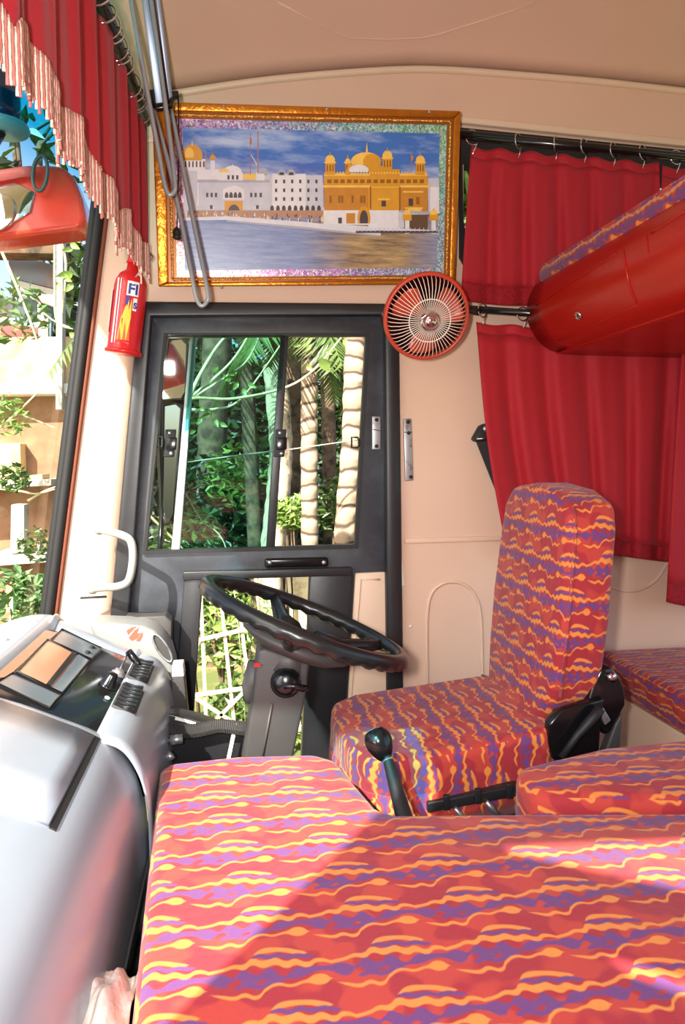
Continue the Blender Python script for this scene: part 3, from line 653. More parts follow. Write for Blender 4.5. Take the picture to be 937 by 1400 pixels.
def text_on(txt, size, ang, h, m, r=.0474):
    cu_ = bpy.data.curves.new('t', 'FONT'); cu_.body = txt; cu_.size = size; cu_.offset = .0012
    to = bpy.data.objects.new('t', cu_); COL.objects.link(to); bpy.context.view_layer.update()
    me = bpy.data.meshes.new_from_object(to.evaluated_get(bpy.context.evaluated_depsgraph_get())); bpy.data.objects.remove(to)
    mb = MB(); mb.add([fp(ang + v.co.x / .046, h + v.co.y, r) for v in me.vertices], [tuple(p.vertices) for p in me.polygons]); return mb.build('lettering', m, fe, fix=False)
text_on('FI', .04, -.0, .1605, 'blue')
text_on('S', .022, .42, .122, 'blue')
MB().tube([fp(.3, H + .0, .036), fp(.9, H + .045, .05), fp(1.3, H + .075, .055), fp(1.6, H + .09, .04), fp(2.2, H + .09, .03)], .0028, 6).build('bail_wire', 'steel', fe, smooth=True)
MB().prism([fp(-1.45, .05, .05), fp(-1.45, .17, .05), fp(-1.1, .17, .05), fp(-1.1, .05, .05)], V((0, .02, 0))).build('bracket', 'white', fe, bevel=.002)
MB().tube([fp(-.3, H + .05, .0), fp(-.3, H + .075, .0)], [.02, .014], 10).build('valve', 'red', fe, smooth=True)
# seat belt anchor on the wall
sb = thing('seat_belt', 'black seat belt webbing hanging from a wall anchor beside the curtain', 'seat belt', aty(690, 692, D - .05))
MB().prism([aty(x, y, D - .045) for x, y in ((648, 600), (658, 582), (664, 579), (676, 580), (678, 602), (652, 604))], (0, .035, 0)).build('anchor', 'rubber', sb, bevel=.005)
MB().tube([aty(652, 600, D - .048), aty(675, 599, D - .048)], .003, 6).build('slot_bar', 'chrome', sb, smooth=True)
MB().lathe([(.009, 0), (.009, .004), (.004, .006)], aty(664, 586, D - .045), (0, -1, 0), 12).build('bolt', 'steel', sb, smooth=True)
MB().prism([aty(x, y, D - .04) for x, y in ((651, 603), (672, 601), (700, 700), (688, 696))], (0, .003, 0)).build('webbing', mat('belt_webbing', (38, 36, 38), .7, bump=.3, bs=300), sb)

# ================================================================ CURTAINS
def wall_curtain(name, label, tl, tr, bl, br, nf, y0, amp, hem=24, sag=0, group=None, cat='curtain', header=14, bulge=0):
    root = thing(name, label, cat, aty((bl[0] + br[0]) / 2, (bl[1] + br[1]) / 2, y0), group)
    nu, nv = nf * 14, 22
    def pt(u, v, dy=0):
        a = (tl[0] + (tr[0] - tl[0]) * u, tl[1] + (tr[1] - tl[1]) * u + sag * (.5 - .5 * math.cos(2 * PI * nf * u + .4)))
        b = (bl[0] + (br[0] - bl[0]) * u, bl[1] + (br[1] - bl[1]) * u + 3 * math.sin(u * 9))
        w = v ** .9; x, y = a[0] + (b[0] - a[0]) * w + bulge * math.sin(v * PI) * (1 - u), a[1] + (b[1] - a[1]) * v
        ph = 2 * PI * nf * u + .5 * math.sin(3 * v + 5 * u); k = .35 + .65 * min(1, v * 2)
        f = math.sin(ph) + .35 * math.sin(2 * ph + 1) + .3 * math.sin(.5 * ph + 2 * v)
        return aty(x, y, y0 - amp * k * f + dy)
    tot = bl[1] - tl[1]; vh = 1 - hem / tot; vt = header / tot
    def strip(v0, v1, n, nm, m, dy=0): return MB().grid([[pt(i / nu, v0 + (v1 - v0) * j / n, dy) for i in range(nu + 1)] for j in range(n + 1)]).build(nm, m, root, smooth=True, solid=.002)
    strip(0, vt, 3, 'header_band', 'curtain', -.002); strip(vt, vh, nv, 'panel', 'curtain')
    if hem: strip(vh, 1, 5, 'lace_hem', 'lace', -.001)
    return root
G = 'red curtains over the driver-side window'
wall_curtain('curtain', 'short red upper curtain hung on hooks beside the picture', (645, 199), (902, 222), (630, 410), (905, 432), 6, D - .075, .013, 26, 5, G)
wall_curtain('curtain', 'red upper curtain panel behind the top of the berth mattress', (906, 226), (1040, 236), (900, 430), (1040, 440), 3, D - .075, .012, 26, 4, G)
wall_curtain('curtain', 'long red lower curtain with lace hem behind the driver seat', (651, 440), (975, 462), (694, 757), (955, 767), 6, D - .085, .016, 22, 3, G, bulge=-8)
wall_curtain('curtain', 'longer red curtain overlapping the wall seat corner', (935, 450), (1080, 462), (911, 823), (1075, 838), 3, D - .14, .016, 26, 3, G)
def rod(name, label, a, b, y, r, m='gloss'):
    return rebase(tag(MB().tube([aty(*a, y), aty(*b, y)], r, 12).build(name, m, smooth=True), label, 'curtain rod'), aty(*a, y))
rod('curtain_rod', 'black round rod above the short red curtains', (628, 184), (1070, 228), D - .085, .014)
rod('curtain_rod', 'thin black rod between upper and lower curtains', (636, 422), (960, 444), D - .10, .011)
def hook(px, py, y, r, label, grp, turn, drop=.03, axis='x'):
    c = aty(px, py, y); h = MB(); pts = []
    for k in range(14):
        a = -.35 * PI + 1.75 * PI * k / 13
        u = V((math.cos(turn * .6), math.sin(turn * .6), 0)); pts.append(c + u * (r * math.sin(a) * -1) + V((0, 0, r * math.cos(a) * -1 + 0)))
    pts = pts[::-1]; pts += [c + V((0, 0, -r)) + V((0, -.004, -drop))]
    o = h.tube(pts, .0019, 5).build('curtain_hook', 'chrome', smooth=True)
    return rebase(tag(o, label, 'curtain hook', grp), c)
for i, (px, py, t) in enumerate(((646, 188, .3), (709, 193, 1.2), (760, 197, 1.5), (799, 200, 1.0), (839, 205, 1.0), (879, 208, .9), (925, 215, .2))):
    hook(px, py, D - .085, .022, ORD[i] + ' chrome hook from the picture on the upper curtain rod', 'hooks on the upper curtain rod', t)
for i, (px, py, t) in enumerate(((660, 424, .9), (715, 429, .3))):
    hook(px, py, D - .10, .021, ('chrome hook on the middle rod beside the fan', 'chrome hook on the middle rod beside the berth')[i], 'hooks on the middle curtain rod', t, .024)

# windscreen valance: rod, rings, scalloped curtain with tassel fringe
ra, rb = aty(194, 158, 2.09), aty(135, 0, 1.57); rd = (rb - ra).normalized()
rfar, rnear = ra - rd * .03, ra + rd * 2.1
rebase(tag(MB().tube([rfar, rnear], .020, 14).build('curtain_rod', 'gloss', smooth=True), 'black rod carrying the windscreen valance', 'curtain rod'), rfar)
def rp(s_): return ra + rd * s_
for i, s_ in enumerate((.045, .10, .13, .155, .20, .30, .335, .37, .42, .455, .50, .56, .62, .70)):
    c = rp(s_) + V((0, 0, -.012)); tl_ = random.uniform(-.5, .5); ux = V((1, 0, 0)); uz = (V((0, 0, 1)) + rd * tl_).normalized()
    o = MB().tube([c + (ux * math.cos(2 * PI * k / 18) + uz * math.sin(2 * PI * k / 18)) * .031 for k in range(18)], .0022, 5, True).build('curtain_ring', 'chrome', smooth=True)
    rebase(tag(o, ORD[i] + ' chrome ring from the pillar end of the valance rod', 'curtain ring', 'rings on the windscreen valance rod'), c + V((0, 0, -.028)))
va = thing('windscreen_valance', 'red pleated valance with scalloped beaded fringe across the windscreen', 'curtain', rp(.5) - V((0, 0, .45)))
LV, SC = 1.95, .235
def vpt(s_, v, dy=0):
    p = rp(s_ - .02); top = p.z - .028
    fr = ((s_ + .06) / SC) % 1.0; hemz = 1.74 + .05 * math.sqrt(max(0, 1 - (2 * fr - 1) ** 2))
    z = top + (hemz - top) * v; k = .5 + .5 * v
    ph = 2 * PI * s_ / .15; f = math.sin(ph) + .4 * math.sin(2.3 * ph + 1 + v)
    return V((p.x + .005 + .016 * k * f * (1 - .55 * v) + dy, p.y - .010 * k * math.cos(ph) * (1 - .5 * v), z))
ns = 260
MB().grid([[vpt(LV * i / ns, j / 14) for i in range(ns + 1)] for j in range(15)]).build('cloth', 'curtain', va, smooth=True, solid=.002)
fr1, fr2 = MB(), MB(); i = 0; s_ = 0.0
while s_ < LV:
    p = vpt(s_, 1.0, .003) + V((0, 0, .012)); ln = .085 + .008 * math.sin(i * 1.7)
    pts = [p + V((0, 0, -ln * k / 7)) for k in range(8)]
    (fr1 if i % 2 == 0 else fr2).tube(pts, [.0021 + .0007 * (k % 2) for k in range(8)], 5); i += 1; s_ += .0046
fr1.build('fringe', 'tassel', va, smooth=True); fr2.build('fringe', 'tasselred', va, smooth=True)

# ================================================================ WIRE LOOPS FROM THE CEILING
cl = thing('hanging_wire_loops', 'long grey wire loops hanging from a ceiling track before the picture', 'wire hanger', aty(222, 140, 1.97))
MB().tube(bez([aty(x, y, yy) for x, y, yy in ((176, -20, 1.80), (190, 62, 1.80), (205, 145, 1.81), (218, 215, 1.82), (225, 252, 1.82), (231, 266, 1.82), (238, 262, 1.82), (239, 248, 1.82), (231, 180, 1.83), (219, 90, 1.84), (204, -20, 1.85))], 6), .0058, 8).build('wire_loop', 'greyrod', cl, smooth=True)
MB().tube(bez([aty(x, y, yy) for x, y, yy in ((209, 146, 1.96), (228, 215, 1.95), (245, 290, 1.94), (262, 375, 1.93), (269, 408, 1.93), (276, 418, 1.93), (283, 412, 1.93), (284, 398, 1.93), (268, 320, 1.94), (252, 240, 1.95), (234, 150, 1.96))], 6), .0058, 8).build('wire_loop', 'greyrod', cl, smooth=True)
def flat(px, y0, y1, name, m, th=.012):
    a, b, c, d_ = px; MB().prism([aty(*a, y0), aty(*b, y0), aty(*c, y1), aty(*d_, y1)], (0, th, 0)).build(name, m, cl, bevel=.002)
flat(((191, -20), (200, -20), (226, 140), (213, 142)), 1.84, 1.95, 'track_bar', 'bluebar')
flat(((202, -20), (209, -20), (232, 138), (227, 140)), 1.835, 1.945, 'track_core', 'black')
flat(((210, -20), (217, -20), (236, 132), (231, 136)), 1.84, 1.95, 'track_bar', 'bluebar')
MB().prism([aty(x, y, 1.95) for x, y in ((201, 123), (212, 121), (214, 138), (232, 136), (234, 124), (244, 123), (244, 132), (238, 133), (236, 146), (212, 149), (206, 140))], (0, .02, 0)).build('bracket', 'gloss', cl, bevel=.003)
pc = thing('pull_cord', 'thin black pull cord with small knob hanging before the picture', 'cord', aty(242, 326, 1.96))
MB().tube([aty(x, y, 1.96) for x, y in ((244, 130), (245, 200), (243, 270), (242, 316))], .0022, 6).build('cord', 'rubber', pc, smooth=True)
MB().lathe([(.003, .018), (.009, .012), (.012, .002), (.009, -.006), (.013, -.01), (.006, -.014)], aty(242, 320, 1.96), (0, 0, 1), 12).build('knob', 'rubber', pc, smooth=True)

# ================================================================ FRAMED PICTURE (leans out at the top)
c4 = [aty(208, 140, 2.07), aty(629, 153, 2.08), aty(622, 389, 2.165), aty(217, 392, 2.165)]
nP = (c4[1] - c4[0]).cross(c4[3] - c4[0]).normalized()
if nP.y > 0: nP = -nP
p0 = (c4[0] + c4[1] + c4[2] + c4[3]) / 4
fpct = thing('framed_picture', 'gold-framed print of a golden lakeside temple under a cloudy sky', 'picture', aty(420, 392, 2.165))
def PP(x, y, h=0): return atp(x, y, p0, nP) + nP * h
oq = [(208, 140), (629, 153), (622, 389), (217, 392)]
iq = [(238, 163), (611, 171), (606, 376), (242, 379)]
mq = [(226, 153), (619, 163), (613, 383), (231, 386)]
for i in range(4):
    j = (i + 1) % 4
    MB().prism([PP(*oq[i], .012), PP(*oq[j], .012), PP(*mq[j], .012), PP(*mq[i], .012)], -nP * .024).build('frame_bar', 'gold', fpct, bevel=.004)
    MB().prism([PP(*mq[i], .007), PP(*mq[j], .007), PP(*iq[j], .007), PP(*iq[i], .007)], -nP * .014).build('inner_bar', 'brownrim', fpct)
    a, b = V((*[(mq[i][k] * .5 + iq[i][k] * .5) for k in (0, 1)], 0)), V((*[(mq[j][k] * .5 + iq[j][k] * .5) for k in (0, 1)], 0))
    nb = int((b - a).length / 5); pts = []; rr = []
    for k in range(nb * 2 + 1): q = a.lerp(b, k / (nb * 2)); pts.append(PP(q.x, q.y, .0085)); rr.append(.0058 if k % 2 else .0032)
    MB().tube(pts, rr, 6).build('bead_strip', 'bead', fpct, smooth=True)
k = N('holographic_glitter'); vo = k.new('ShaderNodeTexVoronoi'); k.set(vo.inputs['Vector'], k.coord()); vo.inputs['Scale'].default_value = 260
hs_ = k.new('ShaderNodeSeparateColor'); k.set(hs_.inputs[0], vo.outputs['Color'])
sx = k.new('ShaderNodeSeparateXYZ'); k.set(sx.inputs[0], k.coord())
hue = k.math('FRACT', k.math('ADD', k.math('MULTIPLY', hs_.outputs[0], .25), k.math('SUBTRACT', .72, k.math('MULTIPLY', k.math('ADD', sx.outputs[0], sx.outputs[2]), .55))))
hc = k.new('ShaderNodeCombineColor', mode='HSV'); k.set(hc.inputs[0], hue); k.set(hc.inputs[1], k.math('MULTIPLY', hs_.outputs[1], .8)); k.set(hc.inputs[2], k.math('ADD', k.math('MULTIPLY', hs_.outputs[2], .7), .25))
k.pbsdf(hc.outputs[0], .3, .35, k.bump(hs_.outputs[1], .6, .002)); M['holo'] = k.m
MB().prism([PP(x, y, .002) for x, y in iq], -nP * .004).build('glitter_border', 'holo', fpct)
# the print: flat shapes
k = N('printed_sky'); co = k.coord(); sx = k.new('ShaderNodeSeparateXYZ'); k.set(sx.inputs[0], co)
mp = k.new('ShaderNodeMapping'); k.set(mp.inputs[0], co); mp.inputs[3].default_value = (5, 5, 20)
zz = k.new('ShaderNodeMapRange'); k.set(zz.inputs[0], sx.outputs[2]); zz.inputs[1].default_value = .22; zz.inputs[2].default_value = .5
grad = k.ramp(zz.outputs[0], [(0, lin(112, 84, 150)), (.22, lin(92, 92, 168)), (.45, lin(66, 112, 190)), (.8, lin(62, 110, 186)), (1, lin(104, 132, 186))])
cl_ = k.ramp(k.noise(mp.outputs[0], 1.0, 5, .6)[0], [(.44, (0, 0, 0, 1)), (.68, (1, 1, 1, 1))])
k.pbsdf(k.mix(k.math('MULTIPLY', cl_, .8), grad, lin(196, 210, 232)), .3); M['psky'] = k.m
k = N('printed_water'); co = k.coord(); sx = k.new('ShaderNodeSeparateXYZ'); k.set(sx.inputs[0], co)
mp = k.new('ShaderNodeMapping'); k.set(mp.inputs[0], co); mp.inputs[3].default_value = (6, 6, 60)
d_ = k.math('ABSOLUTE', k.math('SUBTRACT', sx.outputs[0], .215)); gx = k.ramp(k.math('MULTIPLY', d_, 3.2), [(.25, (1, 1, 1, 1)), (.75, (0, 0, 0, 1))])
nz = k.ramp(k.noise(mp.outputs[0], 1.6, 5, .7)[0], [(.35, (0, 0, 0, 1)), (.65, (1, 1, 1, 1))])
blue = k.mix(nz, lin(112, 130, 178), lin(150, 162, 198)); gold_ = k.mix(nz, lin(112, 90, 76), lin(190, 160, 112))
k.pbsdf(k.mix(gx, blue, gold_), .3); M['pwater'] = k.m
pr = MB().prism([PP(x, y, .004) for x, y in ((250, 175), (601, 183), (598, 300), (251, 300))], -nP * .003).build('printed_sky', 'psky', fpct)
MB().prism([PP(x, y, .0042) for x, y in ((251, 296), (598, 296), (597, 366), (253, 370))], -nP * .003).build('printed_water', 'pwater', fpct)
PC = {'gold': (214, 150, 40), 'gold_light': (238, 192, 88), 'gold_dark': (150, 92, 24), 'gold_mid': (196, 130, 40), 'marble': (222, 218, 222), 'marble_grey': (196, 196, 206), 'marble_shade': (168, 168, 182), 'window_dark': (74, 62, 66), 'people': (176, 132, 108), 'quay': (214, 212, 220), 'mast': (178, 116, 84), 'foliage': (70, 84, 60), 'reed': (96, 70, 50)}
prints = {c: MB() for c in PC}; layer = [0]
def pg(c, *pts):
    layer[0] += 1; h = .0046 + layer[0] * .000012
    prints[c].add([PP(x, y, h) for x, y in pts], [tuple(range(len(pts)))])
def rc_(c, x0, y0, x1, y1): pg(c, (x0, y0), (x1, y0), (x1, y1), (x0, y1))
def dome(c, cx, by, w, h, n=12): pg(c, *[(cx + w / 2 * math.cos(PI * i / n) * (1.08 if 0 < i < n else .95), by - h * math.sin(PI * i / n) ** .8) for i in range(n + 1)])
def spire(c, cx, by, h, w=1.2): pg(c, (cx - w, by), (cx + w, by), (cx, by - h))
# far white palace range
rc_('marble_grey', 360, 240, 441, 296); rc_('marble', 372, 238, 418, 292); rc_('marble_grey', 418, 250, 442, 290); rc_('marble_grey', 585, 244, 600, 292); rc_('marble', 588, 256, 600, 292)
for x in range(376, 440, 11):
    for y in (246, 258, 270): rc_('window_dark', x, y, x + 3, y + 5)
for x in range(372, 442, 8): dome('window_dark', x, 288, 5, 7)
for cx in (398, 360, 385): dome('marble_shade', cx, 240, 11, 8); rc_('window_dark', cx - 3, 236, cx + 3, 240)
# left: domed building and gate house
rc_('marble_grey', 251, 232, 292, 298); rc_('marble', 251, 218, 281, 234); dome('gold', 263, 220, 27, 22); dome('gold_light', 259, 216, 12, 14); spire('gold_light', 263, 200, 9)
for x in range(253, 280, 5): rc_('window_dark', x, 221, x + 2, 229)
rc_('marble', 288, 220, 294, 234); dome('gold', 291, 219, 8, 7); spire('gold', 291, 213, 4); rc_('gold_mid', 281, 208, 282, 232)
rc_('marble', 270, 232, 300, 298); rc_('marble_grey', 272, 250, 366, 299); rc_('marble_shade', 270, 246, 369, 250)
rc_('marble', 298, 236, 332, 247); dome('marble', 318, 238, 24, 11); spire('marble', 318, 228, 4); dome('gold_light', 306, 236, 14, 5)
rc_('gold_light', 332, 238, 352, 246); rc_('marble', 350, 236, 362, 247); dome('marble_shade', 360, 238, 12, 8)
for x in (311, 317, 323): rc_('window_dark', x, 240, x + 3, 246)
for x in (282, 288, 294, 342, 348, 355): rc_('window_dark', x, 264, x + 3, 270)
pg('marble', (305, 273), (334, 273), (334, 260), (330, 257), (320, 254), (310, 257), (305, 260))
for x in (308, 314, 320, 326): dome('window_dark', x + 2, 271, 5, 8)
rc_('gold', 307, 275, 332, 296); dome('window_dark', 320, 296, 16, 16)
for x in (289, 352): dome('marble', x, 286, 7, 5); rc_('window_dark', x - 2, 281, x + 2, 286)
rc_('mast', 342, 182, 343, 240); rc_('mast', 352, 180, 353.4, 238); pg('marble', (343, 212), (344, 212), (352, 226), (351, 226)); rc_('mast', 341.5, 190, 344.5, 198)
rc_('foliage', 251, 284, 262, 296); rc_('marble_grey', 251, 282, 272, 298); rc_('people', 256, 288, 444, 298)
random.seed(3)
for i in range(150):
    x = random.uniform(256, 470); y = 293 + (x - 256) / 200 * 6 + random.uniform(-5, 3); rc_(random.choice(['marble', 'people', 'gold_light', 'window_dark', 'mast']), x, y, x + 1.4, y + 4)
pg('quay', (251, 298), (310, 296), (420, 304), (520, 316), (520, 322), (420, 311), (310, 301), (251, 302))
pg('marble_shade', (310, 301), (420, 311), (520, 322), (520, 324), (420, 314), (310, 303))
# temple body
rc_('marble', 442, 284, 505, 308); rc_('marble', 503, 286, 546, 314); rc_('marble_grey', 544, 288, 584, 312)
rc_('gold_mid', 443, 256, 505, 288); rc_('gold', 503, 252, 546, 288); rc_('gold_mid', 545, 256, 584, 290)
rc_('gold', 443, 240, 584, 257); rc_('gold_light', 441, 254, 588, 257); rc_('gold_light', 443, 238, 584, 241); rc_('gold', 505, 232, 546, 256)
for x in range(444, 584, 4): rc_('gold_light', x, 235.5, x + 2, 238.5)
for x in range(447, 582, 9): rc_('gold_dark', x, 246, x + 6, 251)
for cx, by, w in ((451, 222, 13), (529, 216, 13), (574, 222, 12), (475, 222, 7)):
    rc_('gold', cx - w / 2, by, cx + w / 2, by + 18)
    for q in (-w * .3, 0, w * .3): rc_('gold_dark', cx + q - 1, by + 4, cx + q + 1, by + 13)
    rc_('gold_light', cx - w / 2 - 1.5, by, cx + w / 2 + 1.5, by + 2); dome('gold_light', cx, by + 1, w, w * .8); spire('gold', cx, by - w * .62, 6)
pg('gold', (472, 236), (476, 226), (490, 222), (512, 222), (522, 228), (526, 236)); dome('gold_light', 500, 226, 40, 17); dome('gold', 508, 226, 24, 15); spire('gold_light', 501, 209, 14, 1.6)
dome('marble', 490, 236, 26, 10)
rc_('mast', 561, 210, 562, 236); pg('gold_mid', (562, 212), (565, 216), (562, 222))
for x in (450, 462, 466, 480, 492, 496): rc_('gold_dark', x, 268, x + 3, 278)
rc_('window_dark', 521, 275, 527, 283); rc_('window_dark', 558, 272, 564, 282); rc_('gold_dark', 568, 270, 573, 280); rc_('gold_light', 516, 272, 532, 274); pg('gold_light', (552, 284), (578, 284), (574, 290), (558, 290)); rc_('gold_light', 550, 262, 578, 264)
dome('gold', 497, 306, 17, 24); dome('window_dark', 497, 306, 11, 18); rc_('gold_mid', 473, 292, 485, 306); rc_('window_dark', 462, 298, 467, 306)
rc_('gold_dark', 505, 256, 507, 286); rc_('gold_dark', 545, 256, 547, 288)
pg('marble_shade', (546, 288), (588, 290), (588, 294), (546, 291)); rc_('reed', 552, 294, 584, 314)
for cx in (556, 592): rc_('marble', cx - 3, 300, cx + 3, 320); rc_('gold', cx - 6, 293, cx + 6, 302); dome('gold_light', cx, 294, 9, 7); spire('gold', cx, 288, 4)
pg('quay', (440, 306), (598, 316), (598, 320), (440, 311)); rc_('window_dark', 486, 316, 598, 319)
for x in range(488, 598, 6): rc_('marble_grey', x, 312, x + 1, 317)
for c, mb in prints.items():
    if mb.v: mb.build('printed_' + c, mat('print_' + c, PC[c], .35, var=.15, vs=40), fpct, fix=False)['kind'] = 'stuff'
for x, y in ((306, 147), (446, 151), (585, 155), (446, 389), (303, 393)): MB().lathe([(.004, 0), (.004, .004), (.002, .006)], PP(x, y, .012), nP, 8).build('nail', 'steel', fpct, smooth=True)

# ================================================================ FAN
fc = aty(583, 433, 1.93); fn = (CAM - fc).normalized(); fn = (fn + V((.22, 0, -.22))).normalized()
fxx, fyy = frame_of(fn)
fan = thing('cabin_fan', 'small red cabin fan with white wire guard on the curtain rod', 'fan', fc - V((0, 0, .12)))
def fq(r, a, h): return fc + (fxx * math.cos(a) + fyy * math.sin(a)) * r + fn * h
RF = .117
MB().lathe([(RF - .004, -.012), (RF + .004, -.010), (RF + .006, 0), (RF + .003, .010), (RF - .004, .012), (RF - .007, 0), (RF - .004, -.012)], fc, fn, 48).build('rim', 'fan_red', fan, smooth=True)
fg = MB()
for i in range(56):
    a = 2 * PI * i / 56
    fg.tube([fq(.026, a, .052), fq(.055, a, .051), fq(.085, a, .043), fq(.105, a, .026), fq(RF - .002, a, .004)], .0013, 4)
for i in range(56):
    a = 2 * PI * i / 56
    fg.tube([fq(RF - .002, a, -.004), fq(.108, a, -.028), fq(.085, a, -.046), fq(.045, a, -.055)], .0013, 4)
fg.tube([fq(.058, 2 * PI * i / 40, .051) for i in range(40)], .0018, 5, True); fg.tube([fq(.027, 2 * PI * i / 30, .052) for i in range(30)], .002, 5, True); fg.tube([fq(.085, 2 * PI * i / 40, -.046) for i in range(40)], .0018, 5, True)
fg.build('wire_guard', 'white_wire', fan, smooth=True)
MB().lathe([(.030, .050), (.030, .055), (.024, .060), (.021, .061), (.019, .058), (.012, .066), (0, .068)], fc, fn, 24).build('badge', 'chrome', fan, smooth=True)
for b in range(3):
    a0 = 2 * PI * b / 3 + .5; rows = []
    for r in (.022, .045, .07, .092, .100):
        w = {.022: .35, .045: .55, .07: .62, .092: .55, .100: .38}[r]; rows.append([fq(r, a0 + w * (t - .5) * 2, .012 - .022 * (t - .5) * 2 * (.4 + r * 5)) for t in (0, .25, .5, .75, 1)])
    MB().grid(rows).build('blade', 'fan_red', fan, smooth=True, solid=.0025)
MB().lathe([(.02, .03), (.024, .02), (.026, 0), (.024, -.01)], fc, fn, 20).build('hub', 'fan_red', fan, smooth=True)
MB().lathe([(.045, -.03), (.052, -.045), (.052, -.085), (.042, -.10), (0, -.104)], fc, fn, 24).build('motor_housing', 'fan_red', fan, smooth=True)
MB().tube([fc - fn * .09, fc - fn * .12 + V((.03, .03, -.03)), aty(640, 424, D - .10), aty(655, 425, D - .10)], [.012, .012, .011, .014], 8).build('mount_arm', 'black', fan, smooth=True)

# ================================================================ SLEEPER BERTH (overhead)
bt = thing('sleeper_berth', 'overhead sleeper berth with red leatherette front and patterned mattress', 'berth', (1.3, 1.5, 1.54))
bprof = [(.936, 1.745), (.926, 1.725), (.916, 1.70), (.912, 1.67), (.916, 1.635), (.932, 1.60), (.965, 1.562), (1.01, 1.540), (1.10, 1.532), (1.9, 1.532)]
pp = bez([V((x, 0, z)) for x, z in bprof], 5)
MB().grid([[V((p.x, y, p.z)) for p in pp] for y in (2.11, 2.0, 1.8, 1.5, 1.2, .9)]).build('front_panel', 'berth', bt, smooth=True, solid=.012, so=-1)
mprof = [(.938, 1.742), (.930, 1.752), (.929, 1.77), (.938, 1.786), (.955, 1.792), (1.2, 1.794), (1.9, 1.794), (1.9, 1.742)]
mq_ = bez([V((x, 0, z)) for x, z in mprof], 3)
mt = MB(); mt.grid([[V((p.x, y + .0, p.z)) for p in mq_] for y in (2.06, 1.8, 1.5, 1.2, .9)]); n_ = len(mq_)
mt.grid([[V((p.x, 2.06, p.z)) for p in mq_], [V((p.x + .012, 2.085, 1.765 + (p.z - 1.765) * .8)) for p in mq_], [V((p.x + .05, 2.095, 1.765)) for p in mq_]]); mt.build('mattress', 'fabberth', bt, smooth=True)
MB().grid([[V((x, 2.11, z)) for x, z in ((p.x, p.z), (1.9, max(p.z, 1.6)))] for p in pp[::3]]).build('end_panel', 'berth', bt, solid=.006)
def bsurf(px, py):
    best = None
    for a, b in zip(pp[:-1], pp[1:]):
        n = V((b.z - a.z, 0, -(b.x - a.x)));
        if n.length < 1e-7: continue
        q = atp(px, py, V((a.x, 0, a.z)), n.normalized()); t = (q.z - a.z) / (b.z - a.z) if abs(b.z - a.z) > 1e-6 else 9
        if -.01 <= t <= 1.01 and .8 < q.y < 2.15 and (best is None or q.y < best[0].y):
            m_ = n.normalized(); m_ = -m_ if m_.x > 0 else m_; best = (q, m_)
    return best
def bline(px, nm, r=.0025, m='berth'):
    pts = []
    for (a, b), (c, d_) in zip(px[:-1], px[1:]):
        for k in range(8):
            q = bsurf(a + (c - a) * k / 8, b + (d_ - b) * k / 8)
            if q: pts.append(q[0] + q[1] * .001)
    if len(pts) > 2: return MB().tube(pts, r, 5).build(nm, m, bt, smooth=True)
bline([(733, 418), (790, 380), (850, 343)], 'hatch_seam'); bline([(853, 342), (856, 365), (862, 392), (872, 416)], 'hatch_seam'); bline([(872, 417), (820, 440), (755, 469)], 'hatch_seam')
bline([(937, 290), (885, 323)], 'panel_seam'); bline([(885, 322), (887, 350)], 'panel_seam', .0018)
lq = bsurf(792, 431)
if lq:
    lo = MB().lathe([(.014, 0), (.014, .003), (.010, .005), (.009, .003), (0, .003)], lq[0] + lq[1] * .001, lq[1], 20).build('lock', 'chrome', bt, smooth=True)
    MB().box(lq[0] + lq[1] * .005, (.002, .003, .010)).build('keyhole', 'rubber', lo)

# crumpled rag between dash and bench
rg = MB(); rows = []
base = atz(140, 1395, .50); random.seed(5)
for i in range(17):
    row = []
    for j in range(17):
        u, v = i / 16 * 2 - 1, j / 16 * 2 - 1; r = math.hypot(u, v)
        z = .045 * max(0, 1 - r ** 2) + .012 * math.sin(7 * u + 3 * v) * math.cos(5 * v - 2 * u) + .006 * math.sin(17 * u - 11 * v)
        row.append(base + V((u * .035, v * .11 - .03, z)))
    rows.append(row)
rg.grid(rows); rebase(tag(rg.build('cloth_rag', 'rag', smooth=True, solid=.004, sub=1), 'crumpled white rag tucked between dash and bench', 'rag'), base)

# ================================================================ OUTSIDE
M['ground'] = worn('dry_grass_ground', (96, 106, 56), (150, 132, 88), .95, 0, 3, .42, .62, .4)
M['bark'] = worn('pale_palm_bark', (206, 186, 160), (104, 84, 68), .9, 0, 14, .52, .68, .5)
M['bark2'] = worn('brown_bark', (112, 92, 72), (66, 54, 42), .9, 0, 12, .45, .6, .6)
k = N('banded_palm_bark'); co = k.coord(); wv = k.new('ShaderNodeTexWave', wave_type='BANDS', bands_direction='Z'); k.set(wv.inputs[0], co); wv.inputs['Scale'].default_value = 3.0; wv.inputs['Distortion'].default_value = 7; wv.inputs['Detail'].default_value = 3
f_ = k.ramp(wv.outputs[1], [(.0, (1, 1, 1, 1)), (.22, (0, 0, 0, 1))]); nn = k.noise(co, 9, 5)[0]
k.pbsdf(k.mix(f_, k.mix(nn, lin(150, 126, 104), lin(182, 162, 138)), lin(70, 56, 46)), .9, 0, k.bump(wv.outputs[1], .5, .02)); M['palm'] = k.m
